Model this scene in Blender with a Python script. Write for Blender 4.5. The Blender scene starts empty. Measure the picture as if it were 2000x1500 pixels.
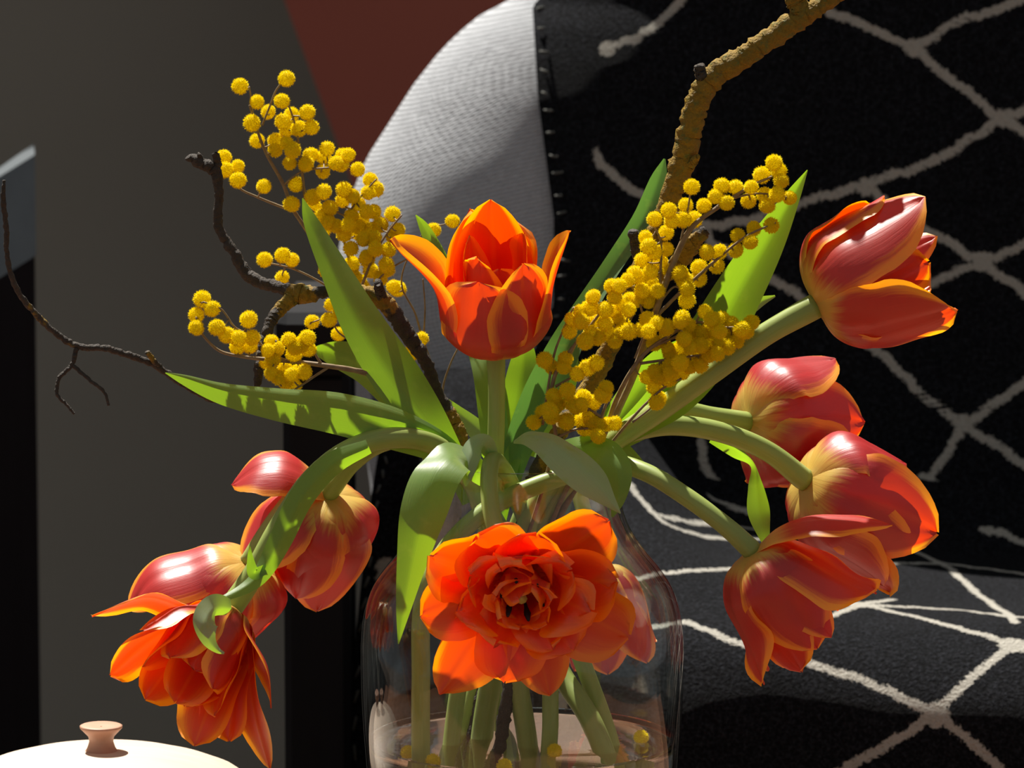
import bpy, math, random
import numpy as np
from mathutils import Vector, Matrix, noise

random.seed(7)
SC = bpy.context.scene
COL = SC.collection

# ------------------------------------------------------------------ camera, world, sun, exposure
F = 10700.0                     # focal length in pixels of the 2000x1500 frame
PITCH = math.radians(8.2)
ZT = 0.42                       # table top
ZM = ZT + 0.22                  # vase mouth
CY = -2.52
CZ = ZM + 2.52 * math.tan(PITCH + math.atan(155 / F))
CX = -20 / F * 2.55
CAM = Vector((CX, CY, CZ))
FW = Vector((0, math.cos(PITCH), -math.sin(PITCH)))
UP = Vector((0, math.sin(PITCH), math.cos(PITCH)))
RT = Vector((1, 0, 0))
cd = bpy.data.cameras.new('camera')
cam = bpy.data.objects.new('camera', cd); COL.objects.link(cam)
cd.sensor_fit = 'HORIZONTAL'; cd.sensor_width = 36; cd.lens = 36 * F / 2000
cd.clip_start = 0.05; cd.clip_end = 50
cam.location = CAM; cam.rotation_euler = (math.pi / 2 - PITCH, 0, 0)
cd.dof.use_dof = True; cd.dof.focus_distance = 2.53; cd.dof.aperture_fstop = 22
SC.camera = cam

w = bpy.data.worlds.new('world'); SC.world = w; w.use_nodes = True
bg = w.node_tree.nodes['Background']
bg.inputs[0].default_value = (0.93, 0.97, 1.0, 1); bg.inputs[1].default_value = 0.24
sl = bpy.data.lights.new('sun', 'SUN'); sl.energy = 9.5; sl.angle = math.radians(0.9); sl.color = (1, 0.96, 0.88)
so = bpy.data.objects.new('sun', sl); COL.objects.link(so)
SUN = Vector((-0.22, 0.43, 0.87)).normalized()
so.rotation_euler = SUN.to_track_quat('Z', 'Y').to_euler()
so.location = (-1, 2, 4)
SC.view_settings.view_transform = 'Standard'; SC.view_settings.look = 'None'
SC.view_settings.exposure = 0.0; SC.view_settings.gamma = 1.0; SC.view_settings.use_curve_mapping = False
SC.cycles.max_bounces = 14; SC.cycles.transparent_max_bounces = 24; SC.cycles.transmission_bounces = 10
SC.cycles.sample_clamp_indirect = 6.0
SC.cycles.use_denoising = True

# ------------------------------------------------------------------ helpers
def P(px, py, d=0.0):
    """point of the vertical plane y = d seen at a pixel of the photograph"""
    r = FW + RT * ((px - 1000) / F) + UP * ((750 - py) / F)
    t = (d - CY) / r.y
    return CAM + r * t
def PZ(px, py, z):
    r = FW + RT * ((px - 1000) / F) + UP * ((750 - py) / F)
    return CAM + r * ((z - CZ) / r.z)
def pix(v):
    q = Vector(v) - CAM
    D = q.dot(FW)
    return 1000 + F * q.x / D, 750 - F * q.dot(UP) / D
PX = 1 / 4170.0                  # metres per pixel at the vase

def lerp(a, b, t): return a + (b - a) * t
def sstep(a, b, x):
    t = min(1, max(0, (x - a) / (b - a))); return t * t * (3 - 2 * t)
def interp(tab, x):
    if x <= tab[0][0]: return tab[0][1]
    for (a, va), (b, vb) in zip(tab, tab[1:]):
        if x <= b: return va + (vb - va) * (x - a) / (b - a)
    return tab[-1][1]
def catmull(pts, n):
    """resample a list of tuples / Vectors with a centripetal-like Catmull-Rom, n points"""
    A = np.array([tuple(p) for p in pts], float)
    k = len(A)
    if k == 2:
        return [A[0] + (A[1] - A[0]) * t for t in np.linspace(0, 1, n)]
    seg = np.sqrt(np.linalg.norm(np.diff(A[:, :3], axis=0), axis=1)) + 1e-9
    T = np.concatenate([[0], np.cumsum(seg)])
    M = np.zeros_like(A)
    for i in range(k):
        if i == 0: M[i] = (A[1] - A[0]) / (T[1] - T[0])
        elif i == k - 1: M[i] = (A[-1] - A[-2]) / (T[-1] - T[-2])
        else:
            h0, h1 = T[i] - T[i - 1], T[i + 1] - T[i]
            M[i] = ((A[i] - A[i - 1]) / h0 * h1 + (A[i + 1] - A[i]) / h1 * h0) / (h0 + h1)
    out = []
    for t in np.linspace(0, T[-1], n):
        i = min(k - 2, max(0, int(np.searchsorted(T, t)) - 1))
        h = T[i + 1] - T[i]; s = (t - T[i]) / h
        out.append((2*s**3-3*s**2+1)*A[i] + (s**3-2*s**2+s)*h*M[i] + (-2*s**3+3*s**2)*A[i+1] + (s**3-s**2)*h*M[i+1])
    return out

def mesh_obj(name, verts, faces, mat, parent=None, smooth=True, uvs=None, attrs=None):
    me = bpy.data.meshes.new(name)
    o = bpy.data.objects.new(name, me)
    off = parent_world(parent)
    me.from_pydata([tuple(Vector(v) - off) for v in verts], [], faces)
    if smooth:
        me.polygons.foreach_set('use_smooth', [True] * len(me.polygons))
    if uvs is not None:
        ul = me.uv_layers.new(name='UVMap')
        li = np.empty(len(me.loops), int); me.loops.foreach_get('vertex_index', li)
        ul.data.foreach_set('uv', np.array(uvs, float)[li].ravel())
    for k, a in (attrs or {}).items():
        at = me.attributes.new(k, 'FLOAT', 'POINT'); at.data.foreach_set('value', np.array(a, float))
    me.materials.append(mat)
    me.update()
    COL.objects.link(o)
    if parent is not None: o.parent = parent
    return o
def parent_world(p):
    v = Vector((0, 0, 0))
    while p is not None:
        v += p.location; p = p.parent
    return v
def tag(o, label, cat, group=None, kind=None):
    o['label'] = label; o['category'] = cat
    if group: o['group'] = group
    if kind: o['kind'] = kind
    return o
def thing(name, loc, label, cat, group=None):
    o = bpy.data.objects.new(name, None); COL.objects.link(o); o.location = loc
    o.empty_display_size = 0.02
    return tag(o, label, cat, group)
def structure(name, verts, faces, mat, smooth=False):
    o = mesh_obj(name, verts, faces, mat, None, smooth); o['kind'] = 'structure'; return o

def tube_geo(pts, radii, seg=10, caps=True, rough=0.0, seed=0, base=0):
    """ring mesh along world points; returns verts, faces, uvs"""
    V, Fc, U = [], [], []
    n = len(pts); pts = [Vector(p[:3]) for p in pts]
    T = [(pts[min(i + 1, n - 1)] - pts[max(i - 1, 0)]).normalized() for i in range(n)]
    a = Vector((0, -1, 0)) if abs(T[0].y) < 0.9 else Vector((0, 0, 1))
    N = (a - T[0] * a.dot(T[0])).normalized()
    L = 0
    for i in range(n):
        if i:
            N = (N - T[i] * N.dot(T[i])).normalized(); L += (pts[i] - pts[i - 1]).length
        B = T[i].cross(N)
        for j in range(seg):
            th = 2 * math.pi * j / seg
            d = N * math.cos(th) + B * math.sin(th)
            r = radii[i]
            if rough:
                q = pts[i] + d * r
                r *= 1 + rough * (noise.noise(q * 420 + Vector((seed, 0, 0))) + 0.7 * noise.noise(q * 1100 + Vector((0, seed, 0))))
            V.append(pts[i] + d * r); U.append((L, j / seg))
    for i in range(n - 1):
        for j in range(seg):
            k = (j + 1) % seg
            Fc.append((base + i * seg + j, base + i * seg + k, base + (i + 1) * seg + k, base + (i + 1) * seg + j))
    if caps:
        Fc.append(tuple(base + j for j in reversed(range(seg))))
        Fc.append(tuple(base + (n - 1) * seg + j for j in range(seg)))
    return V, Fc, U
class Geo:
    def __init__(s): s.V, s.F, s.U, s.A = [], [], [], {}
    def add(s, g, **attrs):
        V, Fc, U = g
        s.V += V; s.F += Fc; s.U += U
        for k, v in attrs.items():
            s.A.setdefault(k, []).extend(v if isinstance(v, (list, tuple)) else [v] * len(V))
    def tube(s, pts, radii, **k):
        at = k.pop('attrs', {})
        s.add(tube_geo(pts, radii, base=len(s.V), **k), **at)
    def box(s, x0, x1, y0, y1, z0, z1, bev=0.0):
        b = len(s.V); e = bev
        if e <= 0:
            s.V += [Vector((x, y, z)) for z in (z0, z1) for y in (y0, y1) for x in (x0, x1)]
            s.U += [(0, 0)] * 8
            s.F += [tuple(b + i for i in f) for f in ((0,2,3,1),(4,5,7,6),(0,1,5,4),(2,6,7,3),(0,4,6,2),(1,3,7,5))]
            return
        # chamfered box: three quads sets
        P8 = []
        for sx in (0, 1):
            for sy in (0, 1):
                for sz in (0, 1):
                    X = (x0, x1)[sx]; Y = (y0, y1)[sy]; Z = (z0, z1)[sz]
                    ix = e if sx == 0 else -e; iy = e if sy == 0 else -e; iz = e if sz == 0 else -e
                    P8 += [Vector((X, Y + iy, Z + iz)), Vector((X + ix, Y, Z + iz)), Vector((X + ix, Y + iy, Z))]
        import bmesh
        bm = bmesh.new()
        for p in P8: bm.verts.new(p)
        bmesh.ops.convex_hull(bm, input=bm.verts)
        bm.verts.index_update()
        s.V += [v.co.copy() for v in bm.verts]; s.U += [(0, 0)] * len(bm.verts)
        s.F += [tuple(b + v.index for v in f.verts) for f in bm.faces]
        bm.free()
    def build(s, name, mat, parent=None, smooth=True):
        return mesh_obj(name, s.V, s.F, mat, parent, smooth, s.U, s.A)
def lathe(profile, cx, cy, seg=64, close_top=False, close_bot=False):
    V, Fc, U = [], [], []
    n = len(profile)
    for i, (r, z) in enumerate(profile):
        for j in range(seg):
            a = 2 * math.pi * j / seg
            V.append(Vector((cx + r * math.cos(a), cy + r * math.sin(a), z))); U.append((j / seg, i / n))
    for i in range(n - 1):
        for j in range(seg):
            k = (j + 1) % seg
            Fc.append((i * seg + j, i * seg + k, (i + 1) * seg + k, (i + 1) * seg + j))
    if close_bot: Fc.append(tuple(reversed(range(seg))))
    if close_top: Fc.append(tuple((n - 1) * seg + j for j in range(seg)))
    return V, Fc, U

# ------------------------------------------------------------------ materials
class NT:
    def __init__(s, name):
        s.m = bpy.data.materials.new(name); s.m.use_nodes = True
        s.t = s.m.node_tree; s.t.nodes.clear()
        s.out = s.n('ShaderNodeOutputMaterial')
    def n(s, typ, **kw):
        nd = s.t.nodes.new(typ)
        for k, v in kw.items(): setattr(nd, k, v)
        return nd
    def put(s, sock, v):
        if hasattr(v, 'is_output') or isinstance(v, bpy.types.NodeSocket): s.t.links.new(v, sock)
        else:
            if isinstance(v, tuple) and len(v) == 3 and sock.type == 'RGBA': v = v + (1,)
            sock.default_value = v
    def math(s, op, a, b=0.0, c=0.0, clamp=False):
        nd = s.n('ShaderNodeMath', operation=op, use_clamp=clamp)
        s.put(nd.inputs[0], a); s.put(nd.inputs[1], b); s.put(nd.inputs[2], c)
        return nd.outputs[0]
    def ramp(s, a, b, x):                     # smoothstep a..b
        nd = s.n('ShaderNodeMapRange', interpolation_type='SMOOTHSTEP')
        s.put(nd.inputs[0], x); s.put(nd.inputs[1], a); s.put(nd.inputs[2], b)
        return nd.outputs[0]
    def mix(s, f, a, b, blend='MIX'):
        nd = s.n('ShaderNodeMix', data_type='RGBA', blend_type=blend)
        s.put(nd.inputs[0], f); s.put(nd.inputs[6], a); s.put(nd.inputs[7], b)
        return nd.outputs[2]
    def noise(s, vec, scale, detail=3, rough=0.5, dist=0.0):
        nd = s.n('ShaderNodeTexNoise'); s.put(nd.inputs['Scale'], scale)
        nd.inputs['Detail'].default_value = detail; nd.inputs['Roughness'].default_value = rough
        nd.inputs['Distortion'].default_value = dist
        if vec is not None: s.put(nd.inputs['Vector'], vec)
        return nd.outputs[0]
    def mapping(s, vec, scale=(1, 1, 1), rot=(0, 0, 0)):
        nd = s.n('ShaderNodeMapping'); s.put(nd.inputs[0], vec)
        nd.inputs['Scale'].default_value = scale; nd.inputs['Rotation'].default_value = rot
        return nd.outputs[0]
    def obj(s): return s.n('ShaderNodeTexCoord').outputs['Object']
    def uv(s): return s.n('ShaderNodeTexCoord').outputs['UV']
    def attr(s, name): return s.n('ShaderNodeAttribute', attribute_name=name).outputs['Fac']
    def bump(s, h, strength=0.3, dist=0.001):
        nd = s.n('ShaderNodeBump'); s.put(nd.inputs['Height'], h)
        nd.inputs['Strength'].default_value = strength; nd.inputs['Distance'].default_value = dist
        return nd.outputs[0]
    def pbr(s, col, rough=0.5, normal=None, spec=0.5, **kw):
        nd = s.n('ShaderNodeBsdfPrincipled')
        s.put(nd.inputs['Base Color'], col); s.put(nd.inputs['Roughness'], rough)
        s.put(nd.inputs['Specular IOR Level'], spec)
        if normal is not None: s.put(nd.inputs['Normal'], normal)
        for k, v in kw.items(): s.put(nd.inputs[k.replace('_', ' ')], v)
        return nd.outputs[0]
    def mixs(s, f, a, b):
        nd = s.n('ShaderNodeMixShader'); s.put(nd.inputs[0], f); s.put(nd.inputs[1], a); s.put(nd.inputs[2], b)
        return nd.outputs[0]
    def adds(s, a, b):
        nd = s.n('ShaderNodeAddShader'); s.put(nd.inputs[0], a); s.put(nd.inputs[1], b); return nd.outputs[0]
    def done(s, sh):
        s.t.links.new(sh, s.out.inputs[0]); return s.m

def srgb(r, g, b):
    f = lambda c: (c / 255 / 12.92) if c <= 10 else ((c / 255 + 0.055) / 1.055) ** 2.4
    return (f(r), f(g), f(b))

def petal_material(name, rose, edge, inner, inner_edge, base=(0.76, 0.62, 0.12)):
    t = NT(name)
    sep = t.n('ShaderNodeSeparateXYZ'); t.put(sep.inputs[0], t.uv())
    u, v = sep.outputs[0], sep.outputs[1]
    ob = t.obj()
    vs = t.math('ABSOLUTE', v)
    comb = t.n('ShaderNodeCombineXYZ'); t.put(comb.inputs[0], t.math('MULTIPLY', u, 1.6)); t.put(comb.inputs[1], t.math('MULTIPLY', v, 9.0))
    rnd = t.n('ShaderNodeObjectInfo').outputs['Random']
    t.put(comb.inputs[2], t.math('MULTIPLY', rnd, 40.0))
    streak = t.noise(comb.outputs[0], 1.6, 4, 0.6)
    st = t.math('SUBTRACT', streak, 0.5)
    e = t.math('ADD', t.math('MULTIPLY', t.math('POWER', u, 3.0), 0.34), vs)
    e = t.math('ADD', e, t.math('MULTIPLY', st, 0.35))
    em = t.ramp(0.78, 1.06, e)
    bm_ = t.ramp(0.34, 0.15, t.math('ADD', t.math('SUBTRACT', u, t.math('MULTIPLY', vs, 0.04)), t.math('MULTIPLY', st, 0.22)))
    col_o = t.mix(em, rose, edge)
    col_o = t.mix(t.math('MULTIPLY', bm_, 0.95), col_o, base)
    col_i = t.mix(t.ramp(0.45, 1.05, e), inner, inner_edge)
    rib = t.ramp(0.09, 0.02, vs)
    col_i = t.mix(t.math('MULTIPLY', rib, 0.35), col_i, inner_edge)
    geo = t.n('ShaderNodeNewGeometry')
    col = t.mix(geo.outputs['Backfacing'], col_o, col_i)
    hv = t.math('ADD', streak, t.math('MULTIPLY', t.noise(ob, 260, 2), 0.25))
    bmp = t.bump(hv, 0.16, 0.0012)
    gl = t.pbr(col, 0.40, bmp, 1.0)
    tr = t.n('ShaderNodeBsdfTranslucent')
    tcol = t.mix(em, t.mix(0.5, rose, inner), t.mix(0.5, edge, inner_edge))
    hsv = t.n('ShaderNodeHueSaturation'); hsv.inputs['Saturation'].default_value = 1.12; hsv.inputs['Value'].default_value = 1.45
    t.put(hsv.inputs['Color'], tcol)
    t.put(tr.inputs[0], hsv.outputs[0])
    return t.done(t.mixs(0.40, gl, tr.outputs[0]))
M = {}
M['petal'] = petal_material('petal', (0.46, 0.034, 0.022), (0.95, 0.42, 0.02), (0.80, 0.085, 0.008), (0.98, 0.34, 0.01))
M['petal_pink'] = petal_material('petal_pink', (0.44, 0.034, 0.036), (0.95, 0.40, 0.03), (0.80, 0.08, 0.01), (0.98, 0.34, 0.01))
M['petal_open'] = petal_material('petal_open', (0.72, 0.08, 0.03), (0.95, 0.30, 0.02), (0.78, 0.075, 0.004), (0.92, 0.22, 0.008), (0.85, 0.5, 0.03))

def leaf_material(name, face, back, rough=0.42, tcol=((0.42, 0.70, 0.016), (0.22, 0.46, 0.01)), tf=0.48):
    t = NT(name)
    sep = t.n('ShaderNodeSeparateXYZ'); t.put(sep.inputs[0], t.uv())
    comb = t.n('ShaderNodeCombineXYZ'); t.put(comb.inputs[0], t.math('MULTIPLY', sep.outputs[0], 1.5)); t.put(comb.inputs[1], t.math('MULTIPLY', sep.outputs[1], 14.0))
    st = t.noise(comb.outputs[0], 2.2, 3, 0.6)
    geo = t.n('ShaderNodeNewGeometry')
    c = t.mix(geo.outputs['Backfacing'], face, back)
    c = t.mix(t.math('MULTIPLY', st, 0.35), c, (0.16, 0.30, 0.02))
    sp = t.noise(t.obj(), 120, 3)
    c = t.mix(t.ramp(0.55, 0.8, sp), c, (0.30, 0.40, 0.10))
    g = t.pbr(c, rough, t.bump(st, 0.2, 0.001), 0.6)
    g.node.inputs['Sheen Weight'].default_value = 0.25
    tr = t.n('ShaderNodeBsdfTranslucent'); t.put(tr.inputs[0], t.mix(t.math('MULTIPLY', st, 0.5), tcol[0], tcol[1]))
    return t.done(t.mixs(tf, g, tr.outputs[0]))
M['leaf'] = leaf_material('leaf', (0.19, 0.30, 0.10), (0.17, 0.29, 0.075), 0.36)
M['leaf_pale'] = leaf_material('leaf_pale', (0.42, 0.50, 0.36), (0.40, 0.49, 0.31), 0.33, tf=0.36)  # sky reflection on the curled leaves is put into this paler green
M['leaf_blue'] = leaf_material('leaf_blue', (0.09, 0.19, 0.10), (0.07, 0.17, 0.07), 0.4, ((0.16, 0.36, 0.05), (0.08, 0.22, 0.03)), 0.4)
t = NT('stem')
n1 = t.noise(t.mapping(t.uv(), (60, 6, 1)), 1.0, 3)
c = t.mix(n1, (0.27, 0.35, 0.075), (0.46, 0.54, 0.16))
g = t.pbr(c, 0.42, t.bump(n1, 0.15, 0.0006), 0.5)
tr = t.n('ShaderNodeBsdfTranslucent'); t.put(tr.inputs[0], (0.42, 0.52, 0.06))
M['stem'] = t.done(t.mixs(0.22, g, tr.outputs[0]))

t = NT('mimosa_yellow')
nz = t.noise(t.obj(), 900, 2)
c = t.mix(nz, (0.86, 0.64, 0.008), (1.0, 0.86, 0.016))
g = t.pbr(c, 0.75, None, 0.2)
tr = t.n('ShaderNodeBsdfTranslucent'); t.put(tr.inputs[0], (1.0, 0.92, 0.02))
M['mimosa'] = t.done(t.mixs(0.58, g, tr.outputs[0]))
t = NT('mimosa_twig')
nz = t.noise(t.obj(), 300, 3)
M['twig'] = t.done(t.pbr(t.mix(nz, (0.10, 0.055, 0.025), (0.34, 0.25, 0.13)), 0.55))
t = NT('bark')
ob = t.obj()
nz = t.noise(ob, 260, 5, 0.65); n2 = t.noise(ob, 90, 4, 0.6); n3 = t.noise(ob, 700, 3, 0.6)
bk = t.mix(nz, (0.012, 0.009, 0.007), (0.085, 0.065, 0.05))
lic = t.mix(n3, (0.13, 0.07, 0.005), (0.34, 0.205, 0.016))
lic = t.mix(t.ramp(0.5, 0.72, nz), lic, (0.13, 0.14, 0.03))
mask = t.math('ADD', t.attr('lichen'), t.math('MULTIPLY', t.math('SUBTRACT', n2, 0.5), 1.6))
mk = t.ramp(0.42, 0.58, mask)
c = t.mix(mk, bk, lic)
M['bark'] = t.done(t.pbr(c, 0.75, t.bump(t.math('ADD', nz, n3), 0.7, 0.002), 0.35))

t = NT('glass')
lw = t.n('ShaderNodeLayerWeight'); lw.inputs[0].default_value = 0.5
fr5 = t.math('ADD', t.math('MULTIPLY', t.math('POWER', lw.outputs['Facing'], 4.0), 0.80), 0.035)
gl = t.n('ShaderNodeBsdfGlossy'); gl.inputs['Roughness'].default_value = 0.015
trn = t.n('ShaderNodeBsdfTransparent'); trn.inputs[0].default_value = (0.965, 0.985, 0.98, 1)
M['glass'] = t.done(t.mixs(fr5, trn.outputs[0], gl.outputs[0]))
t = NT('water')
fr = t.n('ShaderNodeFresnel'); fr.inputs[0].default_value = 1.33
wn = t.noise(t.obj(), 60, 2)
bm_ = t.bump(wn, 0.12, 0.002)
gl = t.n('ShaderNodeBsdfGlossy'); gl.inputs['Roughness'].default_value = 0.02; t.put(gl.inputs['Normal'], bm_)
rf = t.n('ShaderNodeBsdfRefraction'); rf.inputs['IOR'].default_value = 1.33; rf.inputs['Roughness'].default_value = 0.0
trn = t.n('ShaderNodeBsdfTransparent'); trn.inputs[0].default_value = (0.97, 0.98, 0.96, 1)
M['water'] = t.done(t.mixs(fr.outputs[0], t.mixs(0.45, rf.outputs[0], trn.outputs[0]), gl.outputs[0]))

t = NT('grey_upholstery')
uv = t.uv()
wv = t.n('ShaderNodeTexWave', wave_type='BANDS', bands_direction='Y'); t.put(wv.inputs['Vector'], uv)
wv.inputs['Scale'].default_value = 130; wv.inputs['Distortion'].default_value = 1.6; wv.inputs['Detail'].default_value = 2; wv.inputs['Detail Scale'].default_value = 3
wx = t.n('ShaderNodeTexWave', wave_type='BANDS', bands_direction='X'); t.put(wx.inputs['Vector'], uv)
wx.inputs['Scale'].default_value = 110; wx.inputs['Distortion'].default_value = 2.0; wx.inputs['Detail'].default_value = 2
h = t.math('ADD', wv.outputs['Fac'], t.math('MULTIPLY', wx.outputs['Fac'], 0.6))
nz = t.noise(t.obj(), 350, 4, 0.7)
h2 = t.math('ADD', h, t.math('MULTIPLY', nz, 0.8))
c = t.mix(t.math('MULTIPLY', h2, 0.45), (0.13, 0.135, 0.147), (0.60, 0.61, 0.64))
M['grey'] = t.done(t.pbr(c, 0.9, t.bump(h2, 0.55, 0.0012), 0.2, Sheen_Weight=0.15))

t = NT('blanket_wool')
ob = t.obj()
d = t.attr('line')
fz = t.noise(ob, 420, 4, 0.65); fz2 = t.noise(ob, 130, 2)
dd = t.math('ADD', d, t.math('MULTIPLY', t.math('SUBTRACT', fz, 0.5), 0.0075))
mk = t.ramp(0.0006, -0.0006, dd)
wool = t.noise(ob, 520, 3, 0.7)
blk = t.mix(t.ramp(0.38, 0.78, wool), (0.0035, 0.0035, 0.0042), (0.027, 0.029, 0.036))
wht = t.mix(wool, (0.36, 0.33, 0.28), (0.62, 0.59, 0.52))
c = t.mix(mk, blk, wht)
M['blanket'] = t.done(t.pbr(c, 0.95, t.bump(t.math('ADD', wool, fz), 1.0, 0.003), 0.1))

t = NT('black_wood')
nz = t.noise(t.mapping(t.obj(), (60, 60, 6)), 1.0, 3)
M['black_wood'] = t.done(t.pbr(t.mix(nz, (0.005, 0.005, 0.006), (0.010, 0.010, 0.012)), 0.7, t.bump(nz, 0.1, 0.0006), 0.12))
t = NT('wall_paint')
nz = t.noise(t.obj(), 300, 4, 0.6); n2 = t.noise(t.obj(), 3, 2)
c = t.mix(n2, (0.29, 0.265, 0.22), (0.35, 0.32, 0.27))
M['wall'] = t.done(t.pbr(c, 0.9, t.bump(nz, 0.25, 0.001), 0.2))
t = NT('red_brown_paint')
nz = t.noise(t.obj(), 120, 4); n2 = t.noise(t.obj(), 6, 3)
M['redbrown'] = t.done(t.pbr(t.mix(n2, (0.30, 0.080, 0.055), (0.38, 0.105, 0.072)), 0.8, t.bump(nz, 0.2, 0.001), 0.2))
def wood(name, a, b, rough=0.5, rot=(0, 0, 0)):
    t = NT(name)
    mp = t.mapping(t.obj(), (3, 40, 40), rot)
    nz = t.noise(mp, 1.2, 5, 0.6, 0.6); n2 = t.noise(t.mapping(t.obj(), (12, 260, 260), rot), 1.0, 3)
    c = t.mix(nz, a, b); c = t.mix(t.math('MULTIPLY', n2, 0.4), c, tuple(x * 0.55 for x in a))
    return t.done(t.pbr(c, rough, t.bump(n2, 0.2, 0.0006), 0.4))
M['table_wood'] = wood('table_wood', (0.20, 0.085, 0.045), (0.36, 0.17, 0.09), 0.45)
M['lid_wood'] = wood('lid_wood', (0.44, 0.22, 0.14), (0.60, 0.36, 0.25), 0.5)
M['pale_wood'] = wood('pale_wood', (0.66, 0.50, 0.38), (0.80, 0.66, 0.52), 0.5)
M['floor_wood'] = wood('floor_wood', (0.05, 0.03, 0.018), (0.09, 0.055, 0.032), 0.55)
t = NT('stamen_dark')
M['stamen'] = t.done(t.pbr((0.012, 0.006, 0.008), 0.7))
t = NT('pistil'); M['pistil'] = t.done(t.pbr((0.45, 0.42, 0.10), 0.5))

# ------------------------------------------------------------------ setting
structure('floor', [(-3, -4, 0), (3, -4, 0), (3, 2.3, 0), (-3, 2.3, 0), (-3, -4, -0.1), (3, -4, -0.1), (3, 2.3, -0.1), (-3, 2.3, -0.1)],
          [(0, 1, 2, 3), (7, 6, 5, 4), (0, 4, 5, 1), (1, 5, 6, 2), (2, 6, 7, 3), (3, 7, 4, 0)], M['floor_wood'])
g = Geo(); g.box(-3, 3, 2.0, 2.12, 0, 2.6)
wb = g.build('wall_back', M['wall'], None, False); wb['kind'] = 'structure'
# reddish-brown board leaning behind the armchair
A_ = P(555, 0, 1.6); B_ = P(692, 370, 1.6)
dx = (B_.x - A_.x) / (A_.z - B_.z)
zt, zb = 1.35, 0.0
xt = A_.x - dx * (zt - A_.z); xb = A_.x + dx * (A_.z - zb)
V = []
for y in (1.6, 1.63):
    V += [(xb, y, zb), (xb + 1.1, y, zb), (xt + 1.3, y, zt), (xt, y, zt)]
pan = mesh_obj('wooden_panel', V, [(0, 1, 2, 3), (7, 6, 5, 4), (0, 4, 5, 1), (1, 5, 6, 2), (2, 6, 7, 3), (3, 7, 4, 0)], M['redbrown'], None, False)
tag(pan, 'reddish-brown panel with slanted edge behind the grey armchair', 'panel')

# ------------------------------------------------------------------ table
tb = thing('coffee_table', (0, -0.05, 0), 'brown wooden table under the vase and the lidded pot', 'table')
for i in range(4):
    g = Geo(); y0 = -0.34 + i * 0.136
    g.box(-0.6, 0.55, y0, y0 + 0.1345, ZT - 0.03, ZT, 0.0015); g.build('plank', M['table_wood'], tb, False)
for sx in (-0.56, 0.47):
    for sy in (-0.31, 0.12):
        g = Geo(); g.box(sx, sx + 0.045, sy, sy + 0.045, 0, ZT - 0.03, 0.003); g.build('leg', M['table_wood'], tb, False)

# ------------------------------------------------------------------ armchair, blanket, black posts
XC, HD, NE = 0.25, 0.105, 2.3         # back cushion: centre x, half depth, superellipse exponent
OUT = [(1030, -10), (1012, 0), (925, 45), (860, 105), (806, 172), (762, 240), (715, 312), (690, 372), (668, 450), (655, 530), (655, 600), (668, 680), (690, 760), (715, 850), (730, 960)]
hwt = []
for x, y in OUT:
    p = P(x, y, 0.78); hwt.append((p.z, XC - p.x))
hwt = [(0.975, 0.0), (0.972, 0.03), (0.965, 0.07), (0.95, 0.115), (0.92, 0.165), (0.88, 0.205), (0.84, 0.24)] + hwt[1:]
hwt.sort()
hwt = [(0.30, hwt[0][1])] + hwt
def yback(z):                          # centre line of the reclined back cushion
    return 0.745 + (z - 0.50) * 0.23
def hw(z): return interp(hwt, z)
def yfront(x, z):
    h = max(hw(z), 1e-3); tt = min(0.999, abs(x - XC) / h)
    hd = HD * min(1, (h / 0.2) ** 0.5)
    return yback(z) - hd * (1 - tt ** NE) ** (1 / NE)
ch = thing('armchair', (XC, 0.6, 0), 'light grey upholstered armchair with black wooden arms under the dark blanket', 'armchair')
V, Fc, U = [], [], []
NS = 120
zs = list(np.linspace(0.34, 0.9, 70)) + [0.91, 0.92, 0.93, 0.94, 0.948, 0.955, 0.961, 0.966, 0.97, 0.973, 0.975]
for i, z in enumerate(zs):
    h = max(hw(z), 1e-3); hd = HD * min(1, (h / 0.2) ** 0.5)
    L = 0; prev = None
    for j in range(NS):
        a = 2 * math.pi * j / NS
        c_, s_ = math.cos(a), math.sin(a)
        x = XC + h * math.copysign(abs(c_) ** (2 / NE), c_); y = yback(z) + hd * math.copysign(abs(s_) ** (2 / NE), s_)
        q = Vector((x, y, z))
        if prev is not None: L += (q - prev).length
        prev = q
        V.append(q); U.append((L * 1.0, z + 0.5 * (x - XC) ** 2))
    if i:
        for j in range(NS):
            k = (j + 1) % NS
            Fc.append(((i - 1) * NS + j, (i - 1) * NS + k, i * NS + k, i * NS + j))
Fc.append(tuple(reversed(range(NS)))); Fc.append(tuple((len(zs) - 1) * NS + j for j in range(NS)))
mesh_obj('backrest', V, Fc, M['grey'], ch, True, U)
g = Geo(); g.box(0.13, 0.56, 0.34, 0.72, 0.34, 0.47, 0.03); g.build('seat_cushion', M['grey'], ch)
g = Geo(); g.box(-0.03, 0.57, 0.57, 0.74, 0.28, 0.34, 0.006); g.build('seat_frame', M['black_wood'], ch, False)
def armrest(x0, x1, zt_):
    g = Geo(); g.box(x0, x1, 0.47, 0.62, zt_ - 0.035, zt_, 0.006); a = g.build('armrest', M['black_wood'], ch, False)
    g = Geo(); g.box(x0 + 0.003, x1 - 0.003, 0.485, 0.53, 0, zt_ - 0.035, 0.004); g.build('leg', M['black_wood'], ch, False)
    g = Geo(); g.box(x0 + 0.003, x1 - 0.003, 0.575, 0.615, 0, zt_ - 0.035, 0.004); g.build('leg', M['black_wood'], ch, False)
    g = Geo(); g.box(x0 + 0.008, x1 - 0.008, 0.53, 0.575, 0.12, zt_ - 0.035, 0.0); g.build('side_panel', M['black_wood'], ch, False)
pl, pr = P(538, 613, 0.47), P(690, 613, 0.47)
armrest(pl.x, pr.x, pl.z)
armrest(0.58, 0.58 + pr.x - pl.x, pl.z)

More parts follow.
